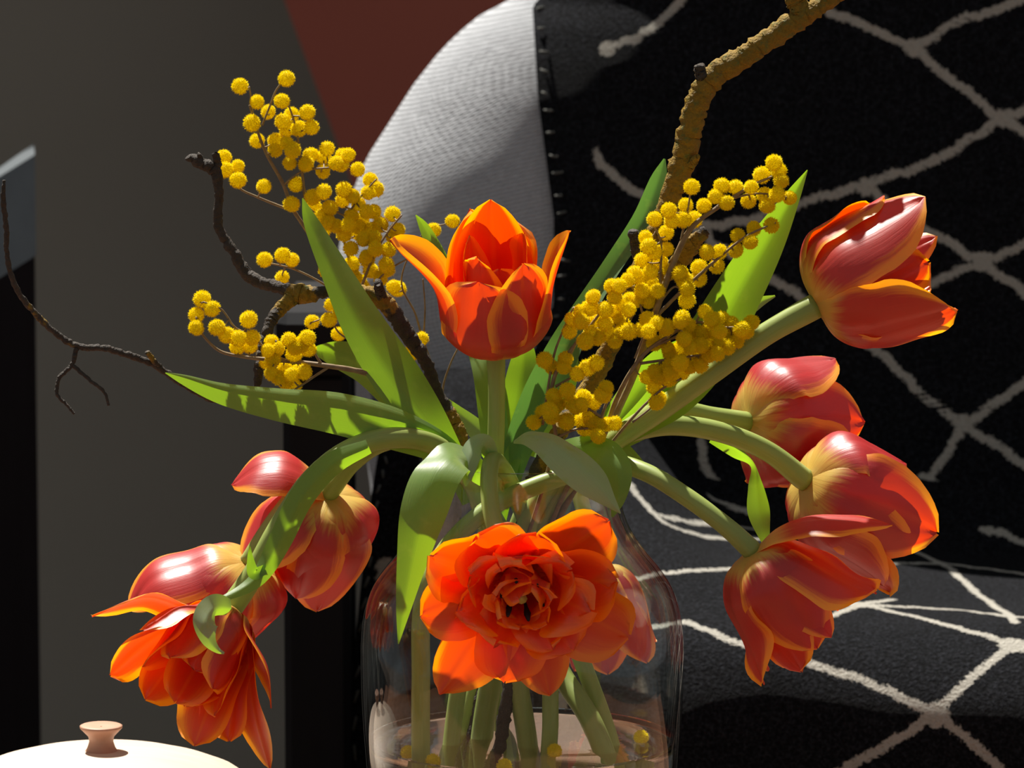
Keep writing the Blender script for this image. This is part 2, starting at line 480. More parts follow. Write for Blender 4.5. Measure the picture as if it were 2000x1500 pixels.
# blanket: one sheet from over the back, down the back, over the seat and down in front
def prof(xn, xm):
    """list of (y, z) for a given blend xn: 0 = right hand seat, 1 = left side roll"""
    R = [(0.632, 0.516), (0.61, 0.502), (0.56, 0.501), (0.48, 0.500), (0.40, 0.499), (0.345, 0.492), (0.312, 0.470), (0.298, 0.430), (0.293, 0.36), (0.290, 0.26), (0.288, 0.14)]
    Lf = [(0.66, 0.592), (0.635, 0.592), (0.605, 0.590), (0.585, 0.575), (0.572, 0.55), (0.560, 0.51), (0.55, 0.46), (0.54, 0.40), (0.53, 0.32), (0.52, 0.22), (0.51, 0.10)]
    ws = [max(xm, k * xn) for k in (1, .88, .62, .34, .12, 0, 0, 0, 0, 0, 0)]
    return [(lerp(a[0], b[0], w_), lerp(a[1], b[1], w_)) for a, b, w_ in zip(R, Lf, ws)]
NX, NB, NSE = 330, 170, 260
Sarr, Xarr, Vv = [], [], []
zback = np.linspace(0.965, 0.53, NB)
LEFT = [(0, 1040), (200, 1052), (430, 1083), (600, 1082), (700, 1040), (760, 960), (785, 860), (800, 740), (830, 700), (1100, 742), (1500, 655), (2200, 600)]
xr = 0.60
rows = NB + NSE
ys_prev = None
for i in range(rows):
    for j in range(NX):
        tx = j / (NX - 1)
        if i < NB:
            z = zback[i]
            pyy = pix((0.1, yback(z) - HD, z))[1]
        else:
            k = (i - NB + 1) / NSE
            pyy = lerp(770, 1700, k)
        pl_ = interp(LEFT, pyy)
        xl = P(pl_, 750, 0.62 if i < NB else lerp(0.62, 0.45, min(1, (i - NB) / NSE))).x
        if i < NB:
            hm = hw(z) - 0.012
            x = lerp(max(xl, XC - hm), min(xr, XC + hm), tx)
        else:
            x = lerp(xl, xr, tx)
        fold = 0.004 * math.sin(x * 23 + 1.3) + 0.003 * math.sin(x * 51 + i * 0.01)
        if i < NB:
            y = yfront(x, z) - 0.011 + fold * 0.6
            q = (x, y, z)
        else:
            pr_ = prof(1 - sstep(0.035, 0.125, x), 1 - sstep(-0.06, 0.0, x))
            kk = (i - NB) / (NSE - 1)
            a = kk * (len(pr_) - 1); b = min(len(pr_) - 2, int(a)); f_ = a - b
            # smooth interpolation
            p0 = pr_[max(0, b - 1)]; p1 = pr_[b]; p2 = pr_[b + 1]; p3 = pr_[min(len(pr_) - 1, b + 2)]
            cr = lambda m: 0.5 * ((2 * p1[m]) + (-p0[m] + p2[m]) * f_ + (2*p0[m] - 5*p1[m] + 4*p2[m] - p3[m]) * f_**2 + (-p0[m] + 3*p1[m] - 3*p2[m] + p3[m]) * f_**3)
            y, z_ = cr(0), cr(1)
            und = 0.010 * math.sin(x * 13 + 0.8) * sstep(0, 0.15, kk) + 0.004 * noise.noise(Vector((x * 14, kk * 8, 3)))
            z_ += und * (1 - sstep(0.3, 0.5, kk)); y += und * 1.2 * sstep(0.45, 0.65, kk)
            q = (x, y - fold * 0.5 * sstep(0.5, 0.7, kk), z_)
        Vv.append(q)
VA = np.array(Vv).reshape(rows, NX, 3)
rel = VA - np.array(CAM)
Dp = rel @ np.array(FW); pxg = 1000 + F * rel[:, :, 0] / Dp; pyg = 750 - F * (rel @ np.array(UP)) / Dp
def to_s(px, py):
    c = (pxg - px) ** 2 + (pyg - py) ** 2 + (Dp - 2.8) * 30
    i, j = np.unravel_index(np.argmin(c), c.shape)
    return VA[i, j]
LINES = [  # woven trellis of the back
    [(1185, 92), (1250, 70), (1330, 0)], [(1165, 300), (1180, 325), (1250, 380), (1330, 420)], [(1330, 420), (1400, 440), (1560, 395), (1690, 362)],
    [(1785, 92), (1690, 50), (1620, 25)], [(1785, 92), (1880, 40), (2000, 0)], [(1785, 92), (1870, 165), (1955, 232)],
    [(1955, 232), (1830, 310), (1690, 362)], [(1955, 232), (2000, 260)], [(1955, 232), (2000, 215)], [(1690, 362), (1800, 440), (1915, 512)],
    [(1915, 512), (2000, 478)], [(1915, 512), (2000, 570)], [(1915, 512), (1790, 570), (1700, 640)], [(1480, 530), (1580, 590), (1735, 700)],
    [(1735, 700), (1800, 770), (1885, 830)], [(1885, 830), (2000, 750)], [(1885, 830), (2000, 905)], [(1885, 830), (1840, 900), (1790, 960)],
    [(1330, 420), (1400, 480), (1480, 530)], [(1370, 860), (1385, 930), (1410, 975), (1480, 1008)], [(1480, 530), (1350, 640), (1290, 760)],
    # seat
    [(1222, 935), (1265, 990), (1320, 1032), (1400, 1050), (1490, 1052)], [(1290, 1008), (1370, 1022), (1490, 1036)],
    [(1240, 1128), (1340, 1116), (1440, 1110)], [(1340, 1215), (1430, 1250), (1560, 1290), (1690, 1330), (1825, 1395)],
    [(1740, 1062), (1840, 1100), (1900, 1150), (1985, 1215)], [(1740, 1100), (1840, 1100)], [(1840, 1100), (2000, 1120)],
    [(1580, 1225), (1680, 1180), (1740, 1172)], [(1680, 1180), (1850, 1190), (2000, 1206)], [(1680, 1180), (1830, 1215), (1980, 1258)],
    [(1980, 1258), (1900, 1320), (1825, 1395)], [(1980, 1258), (2060, 1290)], [(1825, 1395), (1740, 1450), (1650, 1500), (1600, 1530)], [(1825, 1395), (1900, 1450), (1960, 1510)],
    [(1920, 1033), (1960, 1043), (2000, 1062)], [(740, 1130), (800, 1160), (900, 1150), (1000, 1190)], [(740, 1130), (760, 1095)],
    [(1000, 1190), (1100, 1260), (1250, 1230), (1340, 1215)], [(1100, 1260), (1100, 1420)], [(1440, 1110), (1560, 1090), (1640, 1075), (1740, 1062)]]
# the trellis goes on beyond the frame
LINES += [[(2000, 0), (2090, -40)], [(2000, 260), (2085, 330)], [(2000, 215), (2110, 140), (2210, 80)], [(2000, 478), (2090, 400), (2200, 300)], [(2000, 570), (2090, 640)], [(2000, 750), (2090, 640)],
          [(2085, 330), (2090, 400)], [(2090, 640), (2200, 560), (2320, 470)], [(2090, 640), (2200, 740), (2310, 830)], [(2210, 80), (2320, 190), (2440, 290)], [(2200, 300), (2320, 190)], [(2200, 300), (2320, 470)],
          [(2320, 470), (2440, 380), (2560, 290)], [(2320, 470), (2430, 580), (2550, 680)], [(2310, 830), (2430, 740), (2550, 680)], [(2550, 680), (2680, 590), (2780, 500)], [(2440, 290), (2560, 290), (2680, 400), (2780, 500)],
          [(1330, 0), (1420, -80), (1500, -160)], [(1620, 25), (1560, -70), (1500, -160)], [(2090, -40), (2150, 20), (2210, 80)], [(2000, 905), (2090, 960)],
          [(2000, 1120), (2150, 1150), (2280, 1120)], [(2000, 1206), (2140, 1190), (2280, 1120)], [(2060, 1290), (2200, 1370), (2330, 1440)], [(2280, 1120), (2420, 1190), (2560, 1260)], [(2330, 1440), (2450, 1350), (2560, 1260)],
          [(2330, 1440), (2240, 1520), (2150, 1600)], [(2330, 1440), (2420, 1530), (2500, 1600)], [(1960, 1510), (2060, 1560), (2150, 1600)], [(1600, 1530), (1500, 1600), (1420, 1680)]]
KNOTS = [(2090, 640, 14), (2210, 80, 14), (2320, 470, 14), (2550, 680, 14), (2320, 190, 13), (2280, 1120, 13), (2330, 1440, 16), (2150, 1600, 15), (1500, -160, 14), (2310, 830, 13), (1185, 92, 13), (1785, 92, 15), (1955, 232, 14), (1690, 362, 14), (1915, 512, 15), (1885, 830, 14), (1980, 1258, 20), (1825, 1395, 18), (1680, 1180, 16), (1840, 1100, 13), (1480, 530, 13), (745, 1105, 9)]
dist = np.full(pxg.shape, 1.0)
HWL = 0.0025
for ln in LINES:
    ln = catmull([(a, b, 0) for a, b in ln], 2 + int(sum(math.hypot(q[0] - p[0], q[1] - p[1]) for p, q in zip(ln, ln[1:])) / 22))
    pts = [to_s(p[0], p[1]) for p in ln]
    for a, b in zip(pts, pts[1:]):
        ab = b - a; l2 = float(ab @ ab) + 1e-12
        if l2 > 0.01: continue
        lo = np.minimum(a, b) - 0.022; hi = np.maximum(a, b) + 0.022
        sel = np.where(((VA > lo) & (VA < hi)).all(axis=2))
        if not len(sel[0]): continue
        q = VA[sel] - a
        tt = np.clip(q @ ab / l2, 0, 1)
        dd_ = np.linalg.norm(q - tt[:, None] * ab, axis=1) - HWL
        dist[sel] = np.minimum(dist[sel], dd_)
for x, y, r in KNOTS:
    a = to_s(x, y); r_ = r / 3250.0 * 1.25
    dist = np.minimum(dist, np.linalg.norm(VA - a, axis=2) - r_)
dist = np.minimum(dist, 0.02)
Fc = [(i * NX + j, i * NX + j + 1, (i + 1) * NX + j + 1, (i + 1) * NX + j) for i in range(rows - 1) for j in range(NX - 1)]
bl = thing('throw_blanket', (XC, 0.5, 0.5), 'black woollen throw with off-white diamond lines draped over the armchair', 'blanket')
mesh_obj('blanket_cloth', Vv, Fc, M['blanket'], bl, True, None, {'line': dist.ravel()})
# blanket stitches along the left edge
g = Geo()
st_z = np.linspace(0.95, 0.56, 34)
for z in st_z:
    i = int(np.argmin(abs(zback - z)))
    a = Vector(VA[i, 1]); 
    e1 = a + Vector((0.006 + random.uniform(-.002, .002), -0.004, random.uniform(-.002, .002)))
    g.tube([a + Vector((0.001, -0.003, 0)), (a + e1) / 2 + Vector((0, -0.003, 0)), e1], [0.0006, 0.0009, 0.0005], seg=5)
t = NT('stitch_yarn'); M['yarn'] = t.done(t.pbr((0.10, 0.10, 0.09), 0.9))
for i in range(NB + 70, rows, 6):
    a = Vector(VA[i, 2]); e1 = Vector(VA[min(rows - 1, i + 3), 2]) + Vector((random.uniform(-.003, .002), -.004, 0))
    g.tube([a + Vector((0, -.003, 0)), e1], [0.0008, 0.0006], seg=5)
es = g.build('edge_stitching', M['yarn'], bl); es['kind'] = 'stuff'

# black post at the left edge of the picture
ps = thing('black_cabinet', P(0, 1500, 0.9), '', 'cabinet')
tl, tr_ = P(-110, 412, 0.86), P(68, 302, 1.00)
bl_, br_ = P(-110, 612, 0.80), P(68, 498, 0.94)
zc = tr_.z
back = 0.16; xbk = P(64, 400, br_.y + back).x
V = [Vector((bl_.x, bl_.y, 0)), Vector((br_.x, br_.y, 0)), Vector((xbk, br_.y + back, 0)), Vector((bl_.x, bl_.y + back, 0)), bl_, br_, Vector((xbk, br_.y + back, br_.z)), Vector((bl_.x, bl_.y + back, bl_.z))]
mesh_obj('cabinet_body', V, [(3, 2, 1, 0), (4, 5, 6, 7), (0, 1, 5, 4), (1, 2, 6, 5), (2, 3, 7, 6), (3, 0, 4, 7)], M['black_wood'], ps, False)
tlb, trb = tl + Vector((0, 0.07, 0.0)), Vector((P(66, 300, tr_.y + .07).x, tr_.y + .07, tr_.z))
V = [bl_ + Vector((-.001, -.002, .0)), br_ + Vector((.001, -.002, 0)), tr_, tl, trb, tlb, V[6], V[7]]
t = NT('sunlit_blue_grey'); nz = t.noise(t.obj(), 40, 3)  # sunlit upper face of the black block, its light put into the colour
M['sunlit_grey'] = t.done(t.pbr(t.mix(nz, (0.05, 0.062, 0.072), (0.075, 0.09, 0.10)), 0.55, None, 0.3))
mesh_obj('sunlit_front', V, [(0, 1, 2, 3), (3, 2, 4, 5), (5, 4, 6, 7), (1, 6, 4, 2), (0, 3, 5, 7), (0, 7, 6, 1)], M['sunlit_grey'], ps, False)  # slope added to stand for the sunlit front above its shadow edge
tag(ps, 'black cabinet, its sunlit upper face coloured blue-grey, at the far left edge', 'cabinet')

# ------------------------------------------------------------------ lidded pot
pc = P(198, 1466, 0.07)
pot = thing('lidded_pot', (pc.x, pc.y, ZT), 'round turned wooden pot with lid knob below the left tulips', 'pot')
zl = pc.z
pr_body = [(0.045, ZT), (0.062, ZT + 0.004), (0.074, ZT + 0.02), (0.076, zl - 0.032), (0.074, zl - 0.022), (0.060, zl - 0.022), (0.058, ZT + 0.02)]
V, Fc, U = lathe(pr_body, pc.x, pc.y, 72, close_bot=True); mesh_obj('body', V, Fc, M['lid_wood'], pot, True, U)
lid_p = [(0.058, zl - 0.024), (0.075, zl - 0.0215), (0.0755, zl - 0.019), (0.073, zl - 0.0165), (0.066, zl - 0.0115), (0.055, zl - 0.007), (0.042, zl - 0.0033), (0.028, zl - 0.0008), (0.014, zl), (0.001, zl)]
V, Fc, U = lathe(lid_p, pc.x, pc.y, 72, close_bot=True); lid = mesh_obj('lid', V, Fc, M['pale_wood'], pot, True, U)
kn = [(0.0085, zl - 0.001), (0.0068, zl + 0.0015), (0.0058, zl + 0.0045), (0.0062, zl + 0.007), (0.0085, zl + 0.0095), (0.0102, zl + 0.0112), (0.0103, zl + 0.0122), (0.0095, zl + 0.0126), (0.004, zl + 0.0121), (0.0005, zl + 0.0119)]
V, Fc, U = lathe(kn, pc.x, pc.y, 48); mesh_obj('knob', V, Fc, M['lid_wood'], lid, True, U)

# ------------------------------------------------------------------ vase and water
VP = [(197, 899), (192, 906), (189, 925), (190, 960), (197, 1000), (214, 1040), (240, 1078), (268, 1112), (292, 1148), (307, 1190), (314, 1240), (315, 1320), (312, 1400), (306, 1480), (298, 1580), (288, 1680)]
outer = [(r * PX, P(1020, y, 0).z) for r, y in VP]
outer = [tuple(p) for p in catmull([(a, b, 0) for a, b in outer], 60)]
outer = [(a, b) for a, b, _ in outer]
bot = [(0.0655, ZT + 0.010), (0.062, ZT + 0.003), (0.055, ZT), (0.0005, ZT)]
outer = [(r, z) for r, z in outer if z > ZT + 0.014] + bot
TH = 0.0022
inner = [(max(r - TH, 0.0005), z) for r, z in outer[:-3]] + [(0.055, ZT + 0.006), (0.0005, ZT + 0.005)]
vprof = list(reversed(inner)) + [(outer[0][0] - TH * 0.5, outer[0][1] + 0.0012)] + outer
vase = thing('glass_vase', (0, 0, ZT), 'clear glass bottle vase with narrow neck holding the bouquet', 'vase')
V, Fc, U = lathe(vprof, 0, 0, 128); mesh_obj('vase_body', V, [tuple(reversed(f)) for f in Fc], M['glass'], vase, True, U)
ZW = P(1020, 1450, 0).z
rin = lambda z: interp(sorted([(zz, rr) for rr, zz in inner]), z)
RW = rin(ZW) - 0.0004
wp = [(0.052, ZT + 0.0068)] + [(rin(z) - 0.0004, z) for z in np.linspace(ZT + 0.014, ZW + 0.0022, 14)]
wp += [(RW - 0.0006, ZW + 0.0013), (RW - 0.0016, ZW + 0.0005), (RW - 0.0035, ZW + 0.0001), (RW - 0.008, ZW), (RW * 0.5, ZW), (0.0006, ZW)]
V, Fc, U = lathe(wp, 0, 0, 128, close_bot=True)
wo = mesh_obj('water', V, Fc, M['water'], None, True, U)
tag(wo, 'clear water in the lower part of the glass vase', 'water', None, 'stuff')

# ------------------------------------------------------------------ plant builders
def spline_px(pts, n):
    """pts: (px, py, d[, extra...]) -> resampled world points (+ extras)"""
    W = []
    for p in pts:
        q = P(p[0], p[1], p[2]); W.append((q.x, q.y, q.z) + tuple(p[3:]))
    return catmull(W, n)

def leaf(pts, parent, mat='leaf', cup=0.35, name='leaf', n=44, m=12, roll0=0.0, wave=0.0, fold=None):
    """pts: (px, py, d, halfwidth px, roll deg); roll 0 shows the blade's face to the viewer, 90 its edge"""
    S = spline_px([tuple(p) + ((0,) if len(p) == 4 else ()) for p in pts], n)
    V, U = [], []
    sd = random.random() * 50
    for i, s in enumerate(S):
        p = Vector(s[:3]); a = Vector(S[max(0, i - 1)][:3]); b = Vector(S[min(n - 1, i + 1)][:3])
        T = (b - a).normalized()
        view = (p - CAM).normalized()
        side = T.cross(view)
        side = side.normalized() if side.length > 1e-4 else Vector((1, 0, 0))
        Nn = side.cross(T).normalized()
        if Nn.dot(view) > 0: Nn = -Nn
        r = math.radians(s[4] + roll0)
        sd_ = side * math.cos(r) + Nn * math.sin(r); nn = Nn * math.cos(r) - side * math.sin(r)
        wd = max(s[3], 0.3) * PX
        for j in range(m + 1):
            v = 2 * j / m - 1
            off = cup * wd * (abs(v) ** 1.3) + wave * wd * math.sin(i * 0.45 + sd + v) * v * v
            if fold: off -= fold[1] * wd * max(0.0, v - fold[0]) ** 1.25
            V.append(p + sd_ * (wd * v) + nn * off); U.append((i / (n - 1), v))
    Fc = [(i * (m + 1) + j, i * (m + 1) + j + 1, (i + 1) * (m + 1) + j + 1, (i + 1) * (m + 1) + j) for i in range(n - 1) for j in range(m)]
    return mesh_obj(name, V, Fc, M[mat], parent, True, U)

WSH = [(0, .26), (.10, .48), (.25, .76), (.42, .95), (.56, 1.0), (.70, .95), (.82, .78), (.91, .54), (.965, .30), (1.0, .02)]
WBL = [(0, .26), (.10, .48), (.25, .74), (.42, .92), (.60, 1.0), (.76, .98), (.88, .86), (.95, .62), (.985, .36), (1.0, .05)]
class Tulip:
    def __init__(s, name, label, base, axis, stem, r0=17, group='tulips in the vase', mat='petal'):
        """base (px,py,d); axis (right, up, away); stem: list of (px,py,d[,radius]) from the flower down"""
        s.B = P(*base); s.mat = mat
        s.A = Vector((axis[0], axis[2], axis[1])).normalized()
        tocam = (CAM - s.B).normalized()
        e1 = tocam - s.A * tocam.dot(s.A)
        if e1.length < 0.45: e1 = Vector((0, 0, 1)) - s.A * s.A.z
        s.e1 = e1.normalized(); s.e2 = s.A.cross(s.e1)
        foot = P(*stem[-1][:3])
        s.root = thing(name, foot, label, 'tulip', group)
        pts = [tuple(base)] + [tuple(p[:3]) for p in stem]
        W = spline_px(pts, 14 * len(pts))
        rad = [(r0 * PX) * (1.0 + 0.12 * sstep(0.1, 0.0, i / len(W))) for i in range(len(W))]
        # push the first ring a little into the receptacle
        W[0] = np.array(tuple(s.B + s.A * (4 * PX)))
        g = Geo(); g.tube(W, rad, seg=14); g.build('stem', M['stem'], s.root)
    def petal(s, phi, belly, rt, ht, W, blunt=False, ruf=0.10, curl=0.0, twist=0.0, cup=1.0, base_r=5, n=30, m=16, mat=None, lift=0.0, name='petal', mid=None, skew=0.0, seed=None, prof=None):
        """phi deg about the axis (0 = towards the viewer), belly radius, tip radius / height, half width; all in px"""
        rnd = random.Random(seed if seed is not None else int(phi * 7 + ht * 13 + W))
        ph = math.radians(phi)
        prof = prof or [(base_r, lift), (belly * 0.62, ht * 0.045 + lift), (belly * 0.98, ht * 0.25 + lift)] + (mid if mid else [(lerp(belly, rt, 0.42), ht * 0.62)]) + [(rt, ht)]
        C = catmull([(a, b, 0) for a, b in prof], n)
        sh = WBL if blunt else WSH
        V, U = [], []
        k1, k2, k3 = rnd.uniform(0, 6), rnd.uniform(0, 6), rnd.uniform(0, 6)
        rmax = max(c[0] for c in C)
        for i in range(n):
            u = i / (n - 1)
            a = C[max(0, i - 1)]; b = C[min(n - 1, i + 1)]
            tr_, th_ = b[0] - a[0], b[1] - a[1]; l = math.hypot(tr_, th_) + 1e-9
            tr_, th_ = tr_ / l, th_ / l
            nr, nh = th_, -tr_                     # outward normal in (radial, axial)
            pu = ph + math.radians(twist) * u
            rad_d = s.e1 * math.cos(pu) + s.e2 * math.sin(pu); tan_d = -s.e1 * math.sin(pu) + s.e2 * math.cos(pu)
            r, h = C[i][0], C[i][1]
            wd = W * interp(sh, u)
            Rc = max(lerp(r, belly, 0.6) * 1.12 / max(cup, .05), wd * 0.72)
            Nn = rad_d * nr + s.A * nh
            for j in range(m + 1):
                v = 2 * j / m - 1
                an = v * wd / Rc
                x = Rc * math.sin(an); dep = -Rc * (1 - math.cos(an))
                dep += ruf * W * (0.5 * math.sin(3.2 * u * math.pi + k1 + (1.3 if v > 0 else 0)) + 0.5 * math.sin(5.1 * u * math.pi + k2)) * v * v * sstep(0.25, 0.8, u)
                dep += curl * W * (abs(v) ** 3) * sstep(0.3, 0.9, u)
                dep -= 0.05 * W * math.exp(-(v / 0.12) ** 2) * sstep(0.1, 0.5, u)
                ln_ = ruf * 0.30 * W * (math.sin(7 * v + k3) * 0.6 + math.sin(13 * v + k1) * 0.4) * sstep(0.7, 1.0, u)
                q = rad_d * r + s.A * h + Nn * dep + tan_d * (x + skew * W * u * u) + (rad_d * tr_ + s.A * th_) * ln_
                V.append(s.B + q * PX); U.append((u, v))
        Fc = [(i * (m + 1) + j, i * (m + 1) + j + 1, (i + 1) * (m + 1) + j + 1, (i + 1) * (m + 1) + j) for i in range(n - 1) for j in range(m)]
        return mesh_obj(name, V, Fc, M[mat or s.mat], s.root, True, U)
    def heart(s, sc=1.0):
        """pistil and dark stamens"""
        def loc(r, phi, h):
            a = math.radians(phi); return s.B + ((s.e1 * math.cos(a) + s.e2 * math.sin(a)) * r + s.A * h) * PX
        g = Geo(); g.tube([loc(0, 0, 5), loc(2, 0, 50 * sc), loc(3, 30, 85 * sc), loc(3, 30, 94 * sc)], [9 * PX, 8 * PX, 7 * PX, 11 * PX], seg=8); g.build('pistil', M['pistil'], s.root)
        for k in range(6):
            ph = k * 60 + 17
            g = Geo(); g.tube([loc(8, ph, 8), loc(24 * sc, ph, 40 * sc), loc(32 * sc, ph, 58 * sc), loc(36 * sc, ph, 75 * sc), loc(40 * sc, ph, 100 * sc)], [3 * PX, 2.6 * PX, 4 * PX, 7 * PX, 3 * PX], seg=7); g.build('stamen', M['stamen'], s.root)

# ------------------------------------------------------------------ tulips
# 1 upright tulip in the middle
T1 = Tulip('tulip', 'upright orange tulip open like a cup in the middle', (968, 683, -0.01), (-0.03, 0.93, -0.33),
           [(970, 760, -0.01), (968, 870, -0.012), (962, 960, -0.012), (930, 1150, 0.0), (890, 1380, 0.0), (872, 1560, -0.01), (868, 1680, -0.01)], 17)
T1.petal(178, 95, 35, 305, 92, ruf=.06); T1.petal(-150, 98, 80, 270, 82, ruf=.12, curl=-.1); T1.petal(150, 98, 80, 235, 80, blunt=True, ruf=.2)
T1.petal(-88, 104, 195, 245, 82, ruf=.08, curl=-.2, mid=[(118, 150)]); T1.petal(88, 106, 150, 250, 84, ruf=.10, mid=[(118, 150)])
T1.petal(-18, 104, 92, 190, 98, blunt=True, ruf=.06); T1.petal(42, 108, 88, 215, 92, ruf=.08)
T1.petal(-40, 62, 42, 215, 62, blunt=True, ruf=.2); T1.petal(20, 60, 36, 190, 58, blunt=True, ruf=.12); T1.petal(110, 66, 66, 235, 52, blunt=True, ruf=.2); T1.petal(-120, 60, 50, 235, 60, ruf=.1)
T1.heart()

# 2 right, top
T2 = Tulip('tulip', 'large orange-red tulip facing right at upper right, highest on that side', (1592, 598, -0.02), (0.86, 0.44, 0.10),
           [(1500, 650, -0.02), (1390, 728, -0.02), (1290, 800, -0.015), (1190, 868, -0.01), (1090, 960, 0), (1010, 1120, 0.005), (950, 1380, 0.01), (930, 1560, 0.01), (925, 1680, .01)], 22)
T2.petal(-48, 122, 118, 275, 118, ruf=.07, seed=3); T2.petal(48, 125, 175, 225, 108, ruf=.10, seed=5, mid=[(145, 120)])
T2.petal(-112, 130, 138, 190, 92, ruf=.10, blunt=True); T2.petal(-88, 122, 128, 215, 86, ruf=.08, blunt=True); T2.petal(150, 112, 90, 235, 98); T2.petal(-160, 112, 80, 250, 98, ruf=.1)
T2.petal(20, 70, 72, 225, 66, ruf=.2, blunt=True); T2.petal(110, 78, 75, 215, 66, ruf=.15); T2.petal(-20, 66, 30, 265, 60, ruf=.15); T2.petal(95, 118, 150, 170, 90, ruf=.1)
T2.heart()

# 3 right, second
T3 = Tulip('tulip', 'pink-red tulip with shiny top, second from top at right', (1458, 824, 0.06), (0.80, -0.07, 0.52),
           [(1390, 812, 0.05), (1320, 800, 0.04), (1240, 815, 0.03), (1150, 870, 0.02), (1060, 980, 0.01), (960, 1250, 0.02), (905, 1450, 0.02), (890, 1680, .02)], 18, mat='petal_pink')
T3.petal(-72, 122, 132, 190, 108, ruf=.06); T3.petal(2, 120, 80, 235, 108, ruf=.08); T3.petal(80, 130, 130, 125, 98, ruf=.08); T3.petal(-140, 110, 70, 200, 95); T3.petal(150, 110, 80, 190, 95)
T3.petal(42, 124, 110, 205, 100, ruf=.1); T3.petal(110, 90, 70, 170, 80); T3.petal(-100, 80, 60, 180, 70); T3.heart()


# 4 right, third
T4 = Tulip('tulip', 'red tulip with yellow edges, third from top at right', (1572, 938, 0.02), (0.80, -0.36, 0.42),
           [(1500, 882, 0.015), (1420, 848, 0.01), (1340, 832, 0.005), (1270, 835, 0.0), (1160, 875, 0), (1040, 1000, -0.005), (1005, 1250, -0.01), (1032, 1470, -.01), (1040, 1680, -.01)], 20, mat='petal_pink')
T4.petal(4, 124, 88, 272, 122, ruf=.05, curl=.05); T4.petal(-74, 118, 105, 188, 104, ruf=.08); T4.petal(70, 122, 150, 222, 104, ruf=.10); T4.petal(130, 112, 110, 165, 95, ruf=.1)
T4.petal(-150, 105, 70, 210, 95); T4.petal(38, 112, 95, 235, 90, ruf=.1); T4.petal(80, 100, 150, 262, 78, ruf=.15, blunt=True); T4.heart()


# 5 right, lowest
T5 = Tulip('tulip', 'orange-red tulip hanging lowest at the right of the vase', (1470, 1076, -0.05), (0.50, -0.85, 0.05),
           [(1420, 1030, -0.05), (1340, 970, -0.045), (1260, 922, -0.035), (1190, 905, -0.025), (1100, 930, -0.02), (960, 990, -0.025), (870, 1075, -0.035), (828, 1170, -0.04), (822, 1330, -.04), (822, 1480, -.04), (826, 1680, -.035)], 18)
T5.petal(-80, 105, 250, 118, 74, ruf=.08, prof=[(5, 0), (60, -14), (125, -4), (190, 32), (258, 84)]); T5.petal(-55, 98, 195, 165, 84, ruf=.15, blunt=True, mid=[(150, 115)]); T5.petal(-8, 104, 78, 210, 92, ruf=.05)
T5.petal(72, 98, 118, 225, 76, ruf=.20); T5.petal(108, 88, 96, 225, 84, ruf=.10); T5.petal(-140, 90, 130, 210, 66, ruf=.1); T5.petal(170, 90, 60, 220, 86); T5.petal(38, 84, 62, 238, 78, ruf=.25, blunt=True); T5.petal(-30, 66, 90, 205, 60, ruf=.1)

T5.heart()

# 6 front, facing the viewer
T6 = Tulip('tulip', 'wide open double orange tulip facing forward against the vase', (1015, 1135, -0.085), (0.05, -0.20, -0.95),
           [(985, 1080, -0.082), (962, 1010, -0.07), (955, 945, -0.055), (962, 900, -0.035), (990, 930, -.01), (1060, 1100, 0), (1140, 1300, 0.0), (1200, 1480, -0.005), (1222, 1680, -.005)], 17, mat='petal_open')
def T6o(phi, L, W, h=60, **k): T6.petal(phi, min(78, L * .5), L, h, W, **k)
T6o(-50, 212, 76, 40, ruf=.14, seed=1, blunt=True); T6o(34, 150, 92, 80, ruf=.26, seed=2, blunt=True); T6o(66, 186, 80, 55, ruf=.26, seed=3, blunt=True); T6o(104, 194, 72, 50, ruf=.20, seed=4, blunt=True)
T6o(145, 262, 74, 35, ruf=.12, seed=5); T6o(171, 186, 76, 50, ruf=.16, seed=6, blunt=True); T6o(195, 225, 66, 40, ruf=.07, seed=7); T6o(-116, 228, 88, 35, ruf=.12, seed=8, blunt=True); T6o(-82, 180, 84, 62, ruf=.26, seed=9, blunt=True); T6o(-12, 130, 80, 85, ruf=.3, seed=10, blunt=True); T6o(-140, 150, 74, 62, ruf=.2, seed=11, blunt=True)

for k, (ph, L, W, h) in enumerate([(60, 110, 60, 105), (100, 120, 62, 95), (150, 105, 50, 95), (-150, 115, 52, 90), (-100, 125, 66, 100), (-55, 105, 60, 100), (0, 95, 60, 105), (30, 80, 46, 120)]):
    T6.petal(ph, 58, L, h, W * 1.1, ruf=.5, blunt=True, seed=20 + k)
for k, (ph, L, W, h) in enumerate([(70, 45, 42, 118), (125, 55, 34, 112), (175, 40, 36, 115), (-130, 52, 38, 110), (-80, 45, 34, 120), (-20, 40, 42, 122), (25, 20, 30, 130)]):
    T6.petal(ph, 42, L * 1.1, h, W * 1.25, ruf=.6, blunt=True, seed=40 + k)
T6.heart(1.0)

# 7 behind the vase
T7 = Tulip('tulip', 'dull pink tulip hanging behind the vase, seen through the glass', (1165, 1105, 0.095), (0.16, -0.97, -0.05),
           [(1150, 1040, 0.092), (1130, 960, 0.075), (1110, 905, 0.05), (1080, 900, 0.03), (1020, 1000, 0.02), (960, 1250, 0.03), (990, 1500, .03), (1000, 1680, .03)], 16, mat='petal_pink')
for ph, b, rt, h, W in [(-40, 80, 105, 200, 72), (15, 82, 50, 215, 78), (70, 80, 85, 200, 72), (130, 80, 70, 205, 74), (-100, 80, 95, 175, 70), (170, 76, 50, 210, 74)]: T7.petal(ph, b, rt, h, W, ruf=.1)
T7.heart()

